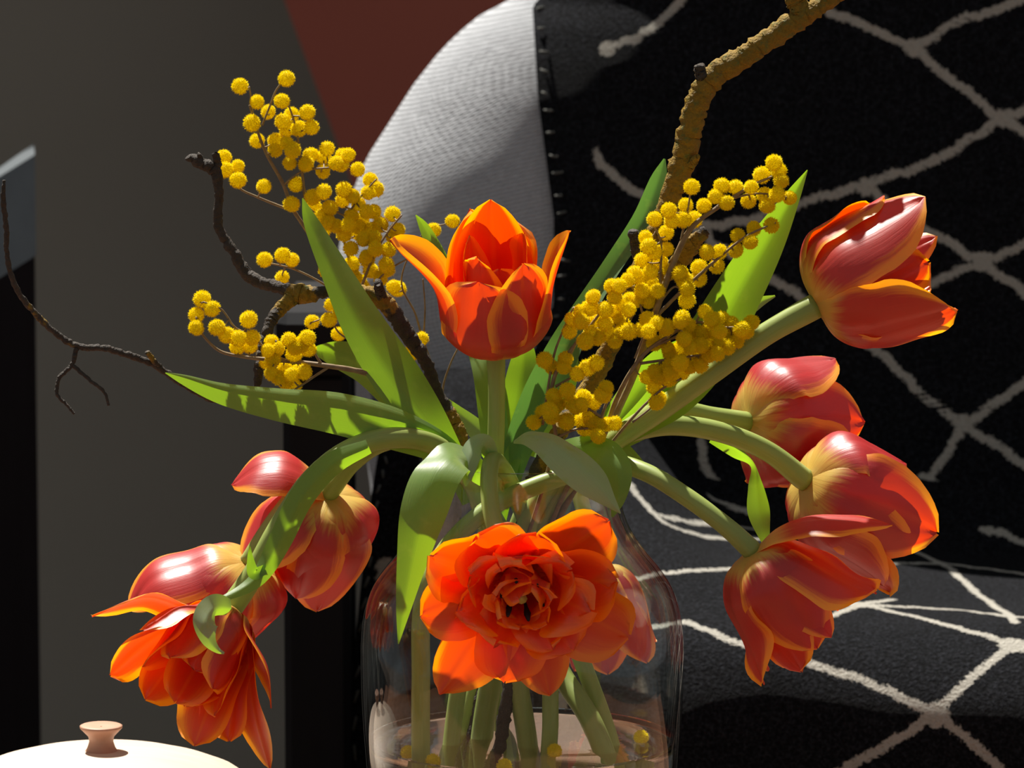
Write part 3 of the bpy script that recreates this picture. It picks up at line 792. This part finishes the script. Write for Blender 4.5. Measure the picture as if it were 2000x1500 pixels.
# 8 left, top
T8 = Tulip('tulip', 'rose-red tulip hanging at left, nearest the vase on that side', (642, 965, 0.03), (-0.16, -0.86, 0.46),
           [(690, 905, 0.025), (750, 866, 0.02), (820, 862, 0.015), (890, 895, 0.01), (960, 1000, 0), (1060, 1200, 0.01), (1075, 1400, -0.02), (1070, 1500, -.02), (1068, 1680, -.02)], 16, mat='petal_pink')
T8.petal(88, 120, 165, 120, 80, ruf=.06, prof=[(5, 0), (42, -34), (92, -56), (145, -40), (192, 14)]); T8.petal(-18, 112, 62, 248, 92, ruf=.05); T8.petal(52, 116, 178, 118, 88, ruf=.06); T8.petal(-70, 108, 85, 175, 88, ruf=.06); T8.petal(18, 112, 90, 205, 90, ruf=.06)

T8.petal(120, 100, 110, 190, 88); T8.petal(-140, 100, 60, 210, 88); T8.petal(180, 100, 60, 220, 88); T8.petal(60, 85, 80, 210, 80, ruf=.1); T8.heart()

# 9 left, middle (behind the lowest)
T9 = Tulip('tulip', 'pink tulip at far left behind the lowest open tulip', (486, 1096, 0.02), (-0.46, -0.80, 0.35),
           [(540, 1010, 0.02), (610, 930, 0.018), (690, 878, 0.015), (770, 862, 0.01), (850, 880, 0.0), (930, 960, -.01), (1000, 1150, -.01), (1120, 1350, .01), (1180, 1500, .02), (1190, 1680, .02)], 16, mat='petal_pink')
T9.petal(62, 110, 175, 185, 86, ruf=.06, mid=[(165, 100)]); T9.petal(10, 110, 90, 215, 92); T9.petal(-75, 108, 82, 170, 80, ruf=.06); T9.petal(-130, 100, 60, 180, 85); T9.petal(120, 100, 90, 190, 88); T9.petal(-35, 100, 60, 190, 85); T9.heart()

# 10 left, lowest, wide open
T10 = Tulip('tulip', 'wide open orange tulip drooping lowest at the left above the pot', (448, 1192, -0.045), (-0.42, -0.68, -0.60),
           [(490, 1130, -0.045), (545, 1030, -0.045), (610, 935, -0.04), (690, 875, -0.035), (770, 855, -0.03), (850, 870, -0.02), (920, 940, -.01), (985, 1120, -.005), (1085, 1300, .0), (1160, 1420, -.02), (1205, 1560, -.02), (1210, 1680, -.02)], 21)
T10.petal(84, 70, 222, 165, 52, ruf=.08, mid=[(150, 70)]); T10.petal(60, 70, 140, 160, 58, ruf=.15, mid=[(110, 80)], blunt=True); T10.petal(120, 80, 158, 205, 66, ruf=.14, mid=[(125, 120)], blunt=True)
T10.petal(150, 82, 112, 205, 66, ruf=.12, blunt=True); T10.petal(-145, 82, 125, 236, 68, ruf=.12, blunt=True); T10.petal(-124, 82, 150, 200, 68, ruf=.10, blunt=True); T10.petal(-104, 80, 225, 222, 62, ruf=.08, mid=[(140, 140)]); T10.petal(-74, 70, 168, 158, 52, ruf=.06, mid=[(125, 85)])
T10.petal(0, 62, 45, 168, 66, ruf=.10, blunt=True); T10.petal(-50, 62, 62, 180, 62, ruf=.12, blunt=True); T10.petal(45, 64, 75, 175, 60, ruf=.15, blunt=True); T10.petal(100, 64, 92, 185, 60, ruf=.15, blunt=True); T10.petal(-110, 64, 80, 195, 60, ruf=.15, blunt=True); T10.petal(178, 60, 50, 200, 66, blunt=True, ruf=.2); T10.petal(-165, 80, 70, 190, 70, blunt=True, ruf=.2)

T10.heart(.9)

# ------------------------------------------------------------------ tulip leaves (each belongs to the tulip whose stem it leaves)
leaf([(323, 728, -0.05, 1, 0), (360, 742, -0.048, 10, 0), (430, 768, -0.045, 20, 0), (540, 790, -0.04, 31, 0), (660, 808, -0.035, 40, 0), (770, 838, -0.03, 40, 0), (860, 876, -0.02, 30, 0), (915, 925, -.01, 20, 0)], T10.root, cup=0.0, fold=(0.6, 1.0))
leaf([(591, 387, 0.01, 1, 0), (604, 425, 0.008, 13, 0), (650, 520, 0.0, 27, 0), (715, 645, -0.01, 42, 0), (780, 745, -0.015, 47, 0), (840, 830, -0.018, 38, 0), (885, 900, -.015, 26, 0), (920, 980, -.01, 18, 0)], T8.root, cup=0.05, fold=(-0.2, 0.55))
leaf([(610, 684, 0.05, 6, 0), (650, 690, 0.05, 24, 0), (720, 715, 0.045, 38, 0), (780, 765, 0.04, 42, 0), (850, 840, 0.03, 34, 0), (910, 920, .02, 22, 0)], T9.root, cup=0.2)
leaf([(1022, 640, 0.03, 3, 0), (1024, 690, 0.03, 22, 0), (1015, 760, 0.025, 32, 0), (1000, 840, 0.02, 32, 0), (985, 920, .01, 26, 0), (970, 1020, .01, 18, 0)], T3.root, cup=0.3)
leaf([(812, 420, 0.06, 1, 0), (826, 440, 0.06, 9, 0), (865, 520, .055, 18, 0), (925, 640, .045, 26, 0), (950, 720, 0.03, 28, 0), (962, 810, 0.02, 28, 0), (970, 900, 0.01, 24, 0), (975, 990, .01, 16, 0)], T1.root, cup=0.3)
leaf([(1577, 332, 0.0, 1, 0), (1553, 375, 0.0, 13, 0), (1500, 470, 0.0, 34, 0), (1440, 575, 0.0, 47, 0), (1385, 675, 0.0, 54, 0), (1310, 775, -0.005, 44, 0), (1215, 850, -0.01, 22, 0), (1130, 920, -.01, 16, 0)], T2.root, cup=0.35)
leaf([(1298, 310, 0.03, 2, 0), (1288, 345, 0.03, 15, 0), (1255, 430, 0.03, 20, 10), (1200, 520, 0.028, 22, 30), (1150, 600, 0.025, 26, 30), (1100, 690, 0.02, 34, 10), (1055, 780, 0.018, 38, 0), (1010, 880, .012, 28, 0), (985, 980, .01, 18, 0)], T3.root, 'leaf_blue', cup=0.4)
leaf([(1514, 578, 0.03, 2, 0), (1480, 592, 0.03, 11, 0), (1420, 640, 0.03, 16, 0), (1340, 730, 0.025, 18, 0), (1230, 830, .01, 18, 0)], T4.root, 'leaf_pale', cup=0.3)
leaf([(1330, 665, 0.02, 4, 0), (1290, 705, 0.02, 24, 0), (1245, 765, 0.02, 32, 0), (1190, 840, 0.015, 28, 0), (1130, 910, .005, 20, 0)], T4.root, cup=0.3)
leaf([(1120, 660, 0.045, 3, 0), (1105, 720, 0.04, 26, 0), (1075, 800, 0.035, 32, 0), (1035, 890, .02, 26, 0)], T7.root, cup=0.3)
leaf([(1390, 740, 0.03, 3, 0), (1340, 775, 0.03, 24, 0), (1270, 820, 0.02, 28, 0), (1190, 870, .01, 20, 0)], T3.root, cup=0.3)
# curled leaves over the rim
leaf([(1003, 862, -0.035, 4, -50), (1030, 850, -0.045, 20, -55), (1070, 858, -0.055, 36, -50), (1115, 892, -0.064, 44, -40), (1160, 938, -0.070, 36, -30), (1195, 982, -0.072, 12, -20), (1212, 1003, -0.072, 1, 0)], T5.root, 'leaf_pale', cup=-0.35)
leaf([(1090, 880, -0.02, 16, 0), (1140, 872, -0.03, 24, -20), (1185, 885, -0.04, 32, -20), (1207, 925, -0.046, 27, 0), (1206, 975, -0.048, 15, 0), (1196, 1010, -0.05, 2, 0)], T5.root, cup=-0.3)
leaf([(950, 935, -0.03, 18, 30), (925, 905, -0.042, 34, 50), (885, 890, -0.056, 46, 50), (850, 925, -0.068, 48, 25), (826, 1000, -0.074, 44, 5), (806, 1090, -0.078, 30, 0), (788, 1190, -0.082, 14, 0), (778, 1258, -0.084, 1, 0)], T6.root, 'leaf', cup=-0.25)
leaf([(965, 905, -0.03, 12, 0), (945, 868, -0.038, 20, 0), (924, 880, -0.044, 20, 0), (913, 925, -0.05, 12, 0), (910, 950, -.052, 2, 0)], T1.root, 'leaf_pale', cup=-0.3)
leaf([(1218, 872, -0.01, 10, 0), (1240, 893, -0.012, 8, 0), (1268, 916, -0.014, 1, 0)], T4.root, cup=0.3)
leaf([(862, 772, .04, 1, 0), (890, 800, .038, 12, 20), (930, 836, .03, 20, 20), (965, 880, .02, 18, 0)], T9.root, 'leaf_pale', cup=.3)
# leaf on the stem of the third right tulip
leaf([(1390, 855, 0.012, 10, 20), (1440, 882, 0.015, 15, 40), (1474, 910, 0.018, 11, 65), (1478, 950, 0.018, 16, 20), (1482, 1000, 0.016, 22, 0), (1492, 1045, 0.012, 12, 0), (1500, 1075, 0.01, 2, 0)], T4.root, cup=0.3)
# leaf clasping the lowest left tulip's stem
leaf([(720, 872, -0.05, 14, 0), (650, 905, -0.052, 22, 0), (590, 970, -0.056, 24, 0), (545, 1060, -0.058, 22, 0), (500, 1130, -0.06, 16, 20), (440, 1165, -0.064, 8, 40), (394, 1179, -0.066, 1, 40)], T10.root, cup=-0.4)
leaf([(520, 1110, -.058, 8, 0), (497, 1120, -.06, 12, 0), (489, 1090, -.06, 6, 0), (488, 1066, -.06, 1, 0)], T10.root, cup=.2)
leaf([(452, 1188, -0.068, 16, -20), (420, 1190, -0.078, 26, -20), (402, 1215, -0.084, 24, 0), (408, 1250, -0.086, 14, 0), (425, 1270, -.086, 6, 0), (438, 1276, -.086, 2, 0)], T10.root, 'leaf_pale', cup=-0.5, name='bract')

# ------------------------------------------------------------------ branches
def branch(name, label, paths):
    """paths: list of lists of (px,py,d,radius px,lichen)"""
    root = thing(name, P(*paths[0][-1][:3]), label, 'branch', 'lichen branches in the vase')
    for k, p in enumerate(paths):
        n = 16 * len(p)
        W = spline_px(p, n)
        # knobby wandering
        Q = []
        for i, q in enumerate(W):
            jit = Vector((noise.noise(Vector((i * .35, k * 9.1, 1))), noise.noise(Vector((i * .35, k * 9.1, 5))), noise.noise(Vector((i * .35, k * 9.1, 9))))) * min(q[3], 9) * PX * 0.28
            Q.append(Vector(q[:3]) + jit)
        rad = [max(q[3], 1.2) * PX * (1 + 0.18 * noise.noise(Vector((i * .6, k * 3.3, 2)))) for i, q in enumerate(W)]
        g = Geo()
        g.tube(Q, rad, seg=14, rough=0.22, seed=k * 7.7, attrs={'lichen': [q[4] for q in W for _ in range(14)]})
        g.build('branch_wood' if k == 0 else 'side_twig', M['bark'], root)
    return root
br_r = branch('lichen_branch', 'lichen-covered branch rising to the upper right above the mimosa', [
    [(1650, -20, 0.02, 15, 1), (1600, 12, 0.02, 18, .9), (1548, 45, 0.02, 22, .95), (1470, 100, 0.02, 22, .9), (1392, 152, 0.02, 24, .9), (1362, 200, 0.02, 23, .9), (1345, 270, 0.02, 24, .9), (1325, 345, 0.02, 24, .9), (1290, 440, 0.02, 20, .7), (1245, 540, 0.02, 20, .6), (1195, 670, 0.02, 19, .7), (1130, 790, 0.018, 18, .6), (1070, 880, 0.01, 16, .5), (1025, 1000, 0, 14, .2), (1010, 1240, -0.01, 13, .1), (985, 1400, -.012, 13, .1), (962, 1560, -.015, 13, .1), (955, 1680, -.015, 13, .1)],
    [(1550, -15, 0.02, 20, .9), (1562, 25, 0.02, 18, .9), (1560, 45, .02, 14, .9)],
    [(1366, 128, 0.018, 10, .2), (1372, 150, 0.018, 13, .5), (1388, 165, .02, 12, .9)],
    [(1362, 305, .012, 5, .9), (1350, 320, .016, 10, .9), (1338, 330, .02, 12, .9)],
    [(1380, 450, .015, 9, .5), (1350, 478, .017, 17, .8), (1320, 520, .02, 17, .6), (1262, 560, .02, 14, .6)],
    [(1236, 452, .015, 10, .1), (1246, 490, .017, 13, .2), (1255, 520, .02, 12, .3)]])
br_l = branch('lichen_branch', 'dark bare branch with patchy lichen spreading to the left', [
    [(368, 305, 0.03, 8, .2), (392, 318, 0.03, 12, .1), (420, 335, 0.03, 12, 0), (428, 380, 0.03, 9, 0), (426, 440, 0.03, 9, 0), (452, 485, 0.028, 10, 0), (490, 542, 0.025, 13, 0), (548, 562, 0.02, 12, .1), (585, 574, 0.018, 19, .95), (640, 570, 0.015, 11, .1), (690, 568, 0.012, 14, .8), (745, 585, 0.01, 17, .75), (790, 645, 0.01, 16, .1), (830, 705, 0.01, 13, 0), (858, 775, 0.01, 12, 0), (885, 830, 0.008, 19, .9), (905, 880, 0.003, 16, .7), (940, 960, 0, 13, .2), (985, 1120, 0.01, 12, .1), (960, 1280, 0.015, 13, .1), (930, 1420, 0.015, 15, .1), (905, 1560, 0.01, 12, .1), (900, 1680, .01, 12, .1)],
    [(500, 768, 0.0, 5, .2), (505, 730, 0.0, 9, .3), (515, 680, 0.004, 11, .4), (528, 630, 0.008, 11, .2), (550, 600, 0.014, 14, .8), (580, 576, 0.018, 16, .95)],
    [(8, 352, -0.03, 3, .3), (6, 385, -0.03, 5, .2), (12, 440, -0.028, 5, .2), (14, 500, -0.026, 5, .2), (30, 560, -0.024, 5.5, .2), (72, 615, -0.02, 6, .3), (128, 665, -0.018, 6.5, .3), (155, 677, -0.018, 6.5, .3), (205, 680, -.018, 6.5, .3), (245, 692, -.016, 6.5, .2), (300, 712, -0.014, 7, .2), (350, 745, -.01, 7, .1), (420, 780, -0.005, 7, .1), (470, 778, 0, 6, .1), (502, 760, 0.0, 6, .2)],
    [(150, 678, -.018, 5, .2), (140, 712, -.02, 4.5, .2), (116, 738, -.022, 4, .1), (112, 770, -.024, 3.5, .1), (130, 790, -.025, 3, .1), (145, 808, -.026, 3, .1)],
    [(142, 714, -.02, 4, .1), (175, 742, -.024, 3.5, .1), (205, 768, -.026, 3.2, .1), (212, 792, -.027, 2.5, .1)],
    [(288, 688, -.018, 5, .4), (300, 705, -.016, 5, .4), (312, 716, -.014, 5, .2)],
    [(422, 300, .028, 7, 0), (424, 320, .03, 8, 0), (424, 340, .03, 8, 0)],
    [(388, 301, .028, 4, .5), (394, 312, .03, 5, .3)],
    [(738, 552, .0, 8, .1), (742, 570, .005, 10, .2), (750, 588, .01, 10, .5)]])

# ------------------------------------------------------------------ mimosa
def make_ball(seed):
    rnd = random.Random(seed)
    import bmesh
    bm = bmesh.new(); bmesh.ops.create_icosphere(bm, subdivisions=2, radius=0.88)
    V = [v.co.copy() for v in bm.verts]; Fc = [tuple(v.index for v in f.verts) for f in bm.faces]; bm.free()
    V = [v * (1 + 0.06 * rnd.uniform(-1, 1)) for v in V]
    N = 520
    for k in range(N):
        z = 1 - 2 * (k + .5) / N; a = k * 2.39996 + rnd.uniform(-.2, .2)
        r = math.sqrt(1 - z * z); d = Vector((r * math.cos(a), r * math.sin(a), z))
        u = d.orthogonal().normalized(); v = d.cross(u)
        w_ = 0.055; b = len(V); top = rnd.uniform(0.97, 1.14); jt = Vector((rnd.uniform(-1, 1), rnd.uniform(-1, 1), rnd.uniform(-1, 1))) * .07
        for t3 in range(3):
            an = t3 * 2.094; V.append(d * 0.82 + (u * math.cos(an) + v * math.sin(an)) * w_)
        V.append(d * top + jt)
        Fc += [(b, b + 1, b + 3), (b + 1, b + 2, b + 3), (b + 2, b, b + 3)]
    me = bpy.data.meshes.new('flower_ball'); me.from_pydata([tuple(v) for v in V], [], Fc); me.materials.append(M['mimosa']); me.update()
    return me
BALLS = [make_ball(k) for k in range(4)]
def zoom(lst, x0, y0, k): return [(x0 + a / k, y0 + b / k) for a, b in lst]
Z1 = zoom([(483,182),(823,126),(790,290),(607,297),(690,370),(975,373),(860,390),(797,440),(1005,483),(570,452),(915,492),(825,495),(608,582),(745,580),(825,600),(740,650),(868,650),(365,700),(467,768),(375,793),(467,870),(658,915),(847,745),(1000,685),(965,750),(1120,640),(1095,700),(1275,685),(1235,690),(1185,745),(1225,755),(1090,805),(1345,790),(892,900),(1437,868),(1480,935),(1420,962),(1095,955),(1245,940),(1015,995),(1235,1018),(1305,985),(1350,1045),(1142,1073),(860,1045),(1465,1100),(1600,1118),(1380,1155),(1300,1130),(1020,1065),(1085,1130),(1130,1180),(1185,1205),(1090,1230),(1275,1205),(1350,1210),(1245,1268),(1350,1255),(1510,1195),(1465,1295),(1635,1235),(1605,1290),(1295,1370),(1410,1430),(1475,1375),(1570,1380),(663,1452),(795,1420),(865,1455),(1300,1480),(1555,1490),(1410,1100),(1390,1300),(1440,1230)], 340, 120, 3.75)
Z2a = zoom([(755,150),(1095,340),(1160,385),(963,460),(1080,445),(1145,545),(1350,568),(1240,60),(1345,20),(1485,90),(1240,130),(1440,155),(1290,175),(1530,215),(1560,230),(1370,100),(1310,220),(1725,577),(1655,680),(1060,100)], 340, 500, 3.571) + [(884, 432), (846, 450)]
Z2b = zoom([(195,300),(265,368),(155,412),(155,500),(520,443),(297,498),(367,550),(448,575),(545,570),(440,635),(530,630),(680,595),(800,583),(930,572),(722,645),(840,640),(880,620),(935,650),(835,690),(655,660),(690,720),(680,820),(770,775),(905,808),(820,825),(775,880),(830,910),(650,740),(730,850),(870,800),(1525,935)], 340, 500, 3.571)
Z4a = zoom([(908,220),(1323,98),(1348,140),(1262,160),(1360,190),(1060,215),(1130,222),(1208,222),(1030,268),(1085,300),(970,315),(1195,290),(1275,260),(1340,258),(1403,275),(1290,315),(878,312),(792,338),(810,390),(720,383),(865,385),(920,385),(780,450),(675,475),(1310,415),(1222,430),(1140,465),(1205,500),(1130,540),(985,550),(1050,548),(1035,620),(945,627),(945,685),(690,520),(780,535),(720,550),(660,590),(750,600),(800,645),(850,655),(870,690),(885,735),(885,795),(620,655),(585,690),(650,690),(700,650),(710,710),(735,745),(660,745),(690,800),(640,790),(595,790)], 1000, 280, 2.587)
Z4b = zoom([(500,720),(540,720),(410,775),(520,775),(560,810),(470,840),(510,850),(590,840),(345,850),(395,830),(300,890),(350,900),(290,950),(420,900),(470,910),(530,885),(560,920),(590,950),(370,1000),(430,980),(480,960),(520,1000),(540,960),(400,960),(165,1095),(270,1090),(200,1130),(330,1165),(380,1135),(425,1110),(280,1250),(210,1275),(230,1320),(160,1360),(200,1380),(110,1410),(275,1405),(300,1310),(360,1280),(350,1320),(410,1310),(475,1235),(460,1270),(350,1400),(390,1380),(410,1410),(370,1440),(440,1420),(480,1420),(520,1415),(435,1480),(260,1130),(190,1350),(320,1330)], 1000, 280, 2.587)
Z4c = zoom([(685,890),(735,910),(660,940),(690,950),(780,930),(850,900),(860,880),(890,920),(720,1010),(760,1000),(800,1070),(790,1040),(975,850),(1010,890),(1060,890),(1110,910),(1160,940),(1210,905),(1180,950),(920,950),(960,960),(1000,940),(1050,950),(1100,970),(1140,1000),(870,990),(850,1040),(900,1030),(950,1020),(1000,1010),(1050,1010),(1090,1030),(1040,1060),(990,1070),(940,1080),(890,1080),(850,1110),(800,1120),(900,1130),(950,1120),(860,1160),(800,1160),(760,1140),(720,1150),(680,1180),(740,1180),(790,1190),(720,1230),(730,1310),(740,1290)], 1000, 280, 2.587)
def sprig(label, balls, stems, d0, spread, seed):
    rnd = random.Random(seed)
    root = thing('mimosa_sprig', P(*stems[0][-1][:3]), label, 'mimosa', 'mimosa sprigs in the bouquet')
    g = Geo(); nodes = []
    for st in stems:
        W = spline_px([tuple(p[:3]) + (p[3],) for p in st], 10 * len(st))
        g.tube(W, [max(1.1, q[3]) * PX for q in W], seg=7, rough=.08)
        nodes += [Vector(q[:3]) for q in W[:int(len(W) * 0.8)]]
    for x, y in balls:
        d = d0 + rnd.uniform(-spread, spread)
        # keep close in depth to the nearest twig in the picture
        c = P(x, y, d)
        near = min(nodes, key=lambda q: (q.x - c.x) ** 2 + (q.z - c.z) ** 2)
        c = P(x, y, lerp(near.y, d, 0.5))
        near = min(nodes, key=lambda q: (q - c).length)
        R = rnd.uniform(14.6, 17.4) * PX
        if (c - near).length < 85 * PX:
            mid_ = (c + near) / 2 + Vector((0, 0, -4 * PX)) + Vector((rnd.uniform(-1, 1), rnd.uniform(-1, 1), 0)) * 4 * PX
            W = catmull([near, mid_, c], 6)
            g.tube(W, [2.0 * PX, 1.8 * PX, 1.6 * PX, 1.5 * PX, 1.4 * PX, 1.4 * PX], seg=5)
        o = bpy.data.objects.new('flower_ball', BALLS[rnd.randrange(4)]); COL.objects.link(o)
        o.parent = root; o.location = c - root.location; o.scale = (R, R, R * rnd.uniform(.9, 1.08))
        o.rotation_euler = (rnd.uniform(0, 6), rnd.uniform(0, 6), rnd.uniform(0, 6))
    g.build('twig', M['twig'], root)
    return root
sprig('yellow mimosa sprig spraying upward at upper left', Z1 + Z2a,
      [[(487, 205, .065, 2), (495, 232, .065, 2.4), (505, 262, .065, 3), (520, 300, .065, 3), (553, 360, .065, 3.5), (570, 405, .065, 4), (600, 452, .065, 4), (650, 540, .065, 4.5), (720, 660, .065, 5), (800, 790, .065, 6), (880, 880, .02, 6), (940, 960, .01, 6), (980, 1100, .01, 6)],
       [(487, 170, .065, 1.6), (490, 190, .065, 2), (495, 232, .065, 2)], [(558, 155, .065, 1.6), (540, 175, .065, 1.8), (528, 205, .065, 2), (512, 245, .065, 2)],
       [(562, 200, .065, 1.8), (578, 250, .065, 2.2), (588, 320, .065, 2.8), (595, 385, .065, 3), (602, 450, .065, 3)], [(690, 325, .065, 1.6), (640, 328, .065, 2), (590, 335, .065, 2.2), (553, 362, .065, 2.6)],
       [(420, 310, .065, 1.6), (440, 335, .065, 1.8), (468, 368, .065, 2.2), (505, 386, .065, 2.6), (565, 410, .065, 3)],
       [(735, 350, .065, 1.6), (700, 390, .065, 2), (670, 440, .065, 2.6), (680, 500, .065, 3), (700, 560, .065, 4), (722, 620, .065, 4.5), (740, 690, .065, 4.5)],
       [(785, 420, .05, 1.6), (760, 450, .05, 2), (730, 500, .05, 2.4), (706, 560, .055, 3)], [(808, 500, .05, 1.6), (770, 520, .05, 1.8), (740, 545, .05, 2), (712, 590, .055, 3)],
       [(835, 440, .065, 1.4), (790, 520, .065, 1.6), (785, 560, .065, 1.8), (810, 610, .065, 2), (825, 660, .065, 2.2), (860, 760, .065, 2.4), (880, 850, .05, 2.6)],
       [(826, 545, .065, 1.4), (830, 600, .065, 1.6), (828, 650, .065, 2)], [(905, 660, .065, 1.4), (880, 710, .065, 1.8), (865, 760, .065, 2), (872, 840, .05, 2)],
       [(500, 510, .065, 1.4), (545, 518, .065, 1.8), (580, 528, .065, 2), (640, 560, .065, 2.4), (690, 600, .065, 3)],
       [(608, 630, .05, 1.4), (642, 622, .05, 1.6), (662, 650, .05, 1.8), (690, 668, .05, 2), (750, 700, .055, 2.4)]], .065, .022, 1)
sprig('short yellow mimosa sprig reaching low to the left', Z2b,
      [[(383, 620, -.02, 1.8), (388, 640, -.02, 2), (402, 662, -.02, 2.4), (430, 686, -.02, 3), (470, 696, -.02, 3.4), (520, 702, -.02, 4), (580, 707, -.02, 4.4), (640, 715, -.02, 5), (700, 725, -.015, 5.4), (760, 745, -.01, 5.6), (830, 810, -.005, 5.6), (900, 900, 0, 5), (950, 1000, 0, 5)],
       [(398, 590, -.02, 1.6), (432, 604, -.02, 1.8), (460, 640, -.02, 2), (490, 655, -.02, 2.2), (530, 690, -.02, 2.6), (560, 705, -.02, 3)], [(605, 660, -.025, 1.8), (612, 685, -.022, 2.2), (628, 712, -.02, 3)],
       [(560, 770, -.025, 1.6), (585, 755, -.024, 2), (610, 738, -.022, 2.4), (640, 718, -.02, 3)], [(540, 665, -.02, 1.6), (535, 730, -.024, 1.8), (550, 755, -.025, 1.6)]], -.022, .016, 2)
CS = [(1190, 870, 0, 7), (1120, 960, 0, 7), (1050, 1100, 0, 7)]
sprig('yellow mimosa sprig stretching highest toward the upper right', Z4a,
      [[(1520, 340, -.02, 2), (1470, 362, -.02, 3), (1410, 400, -.02, 4), (1355, 440, -.02, 5), (1335, 470, -.02, 6), (1305, 540, -.02, 6.5), (1270, 640, -.02, 7), (1235, 740, -.015, 7), (1200, 820, -.01, 7)] + CS,
       [(1535, 385, -.02, 1.8), (1480, 378, -.02, 2), (1420, 392, -.02, 3), (1380, 420, -.02, 3)], [(1515, 435, -.02, 1.8), (1460, 460, -.02, 2.4), (1420, 490, -.02, 2.6), (1385, 520, -.02, 3), (1330, 570, -.02, 3.5), (1280, 620, -.02, 4)],
       [(1350, 365, -.02, 1.6), (1345, 400, -.02, 2), (1330, 470, -.02, 2.4)], [(1270, 430, -.02, 1.6), (1290, 470, -.02, 2), (1290, 530, -.02, 2.6), (1285, 600, -.02, 3)],
       [(1345, 590, -.02, 1.6), (1320, 560, -.02, 2), (1275, 610, -.02, 3)], [(1225, 545, -.02, 1.6), (1245, 580, -.02, 2), (1262, 640, -.02, 3)]], -.022, .02, 3)
sprig('yellow mimosa sprig just right of the central tulip', Z4b,
      [[(1200, 560, -.03, 1.8), (1180, 600, -.03, 2.4), (1150, 640, -.03, 3), (1110, 690, -.03, 3.4), (1085, 730, -.03, 4), (1075, 790, -.03, 4), (1085, 850, -.03, 4), (1070, 920, -.02, 4), (1030, 1050, -.01, 4)],
       [(1120, 600, -.03, 1.6), (1098, 650, -.03, 2), (1083, 690, -.03, 2.4), (1070, 760, -.03, 2.6), (1060, 830, -.03, 3)], [(1225, 640, -.03, 1.6), (1180, 640, -.03, 2), (1140, 650, -.03, 2.2), (1110, 700, -.03, 3)],
       [(1170, 710, -.03, 1.8), (1130, 730, -.03, 2), (1085, 755, -.03, 3)], [(1195, 755, -.03, 1.8), (1180, 800, -.03, 3), (1160, 860, -.03, 4), (1120, 900, -.02, 4)],
       [(1195, 825, -.03, 1.8), (1160, 835, -.03, 2.4), (1120, 840, -.03, 2.6), (1080, 860, -.03, 3)], [(1045, 825, -.03, 1.8), (1080, 800, -.03, 2.4), (1130, 790, -.03, 2.6), (1175, 815, -.03, 3)]], -.033, .016, 4)
sprig('golden mimosa sprig hanging above the right tulip stems', Z4c,
      [[(1470, 635, -.03, 1.8), (1420, 640, -.03, 2.4), (1360, 630, -.03, 3), (1300, 660, -.03, 3.4), (1260, 690, -.03, 4), (1230, 730, -.03, 4.4), (1200, 790, -.025, 5), (1180, 850, -.02, 5), (1120, 930, -.01, 5), (1060, 1060, 0, 5)],
       [(1440, 680, -.03, 1.8), (1390, 690, -.03, 2.2), (1320, 700, -.03, 2.6), (1250, 710, -.03, 3)], [(1330, 740, -.03, 1.8), (1300, 755, -.03, 2.2), (1260, 790, -.03, 2.6), (1232, 820, -.03, 3), (1190, 870, -.02, 3)],
       [(1370, 610, -.03, 1.8), (1350, 640, -.03, 2), (1270, 680, -.03, 3)], [(1260, 640, -.03, 1.6), (1255, 660, -.03, 2), (1240, 700, -.03, 2.4)], [(1280, 790, -.03, 1.8), (1255, 810, -.03, 2), (1235, 825, -.03, 2.4)]], -.034, .018, 5)

# blossoms that have dropped onto the water
FL = [((1152, 1402), 'dropped mimosa blossom floating at the back of the water beside a stem'), ((1252, 1440), 'dropped mimosa blossom floating alone at the right of the water'),
      ((797, 1470), 'dropped mimosa blossom floating at the left rim of the water'), ((846, 1487), 'dropped mimosa blossom floating at the front left between two stems'),
      ((985, 1496), 'dropped mimosa blossom floating at the front middle of the water'), ((1083, 1467), 'dropped mimosa blossom half hidden behind the middle stem in the water')]
for k, ((x, y), lb) in enumerate(FL):
    c = PZ(x, y, ZW + 0.0022); o = bpy.data.objects.new('mimosa_blossom', BALLS[k % 4]); COL.objects.link(o)
    o.location = c; R = 15 * PX; o.scale = (R, R, R); o.rotation_euler = (k, 2 * k, k * .7)
    tag(o, lb, 'blossom', 'dropped blossoms on the water')
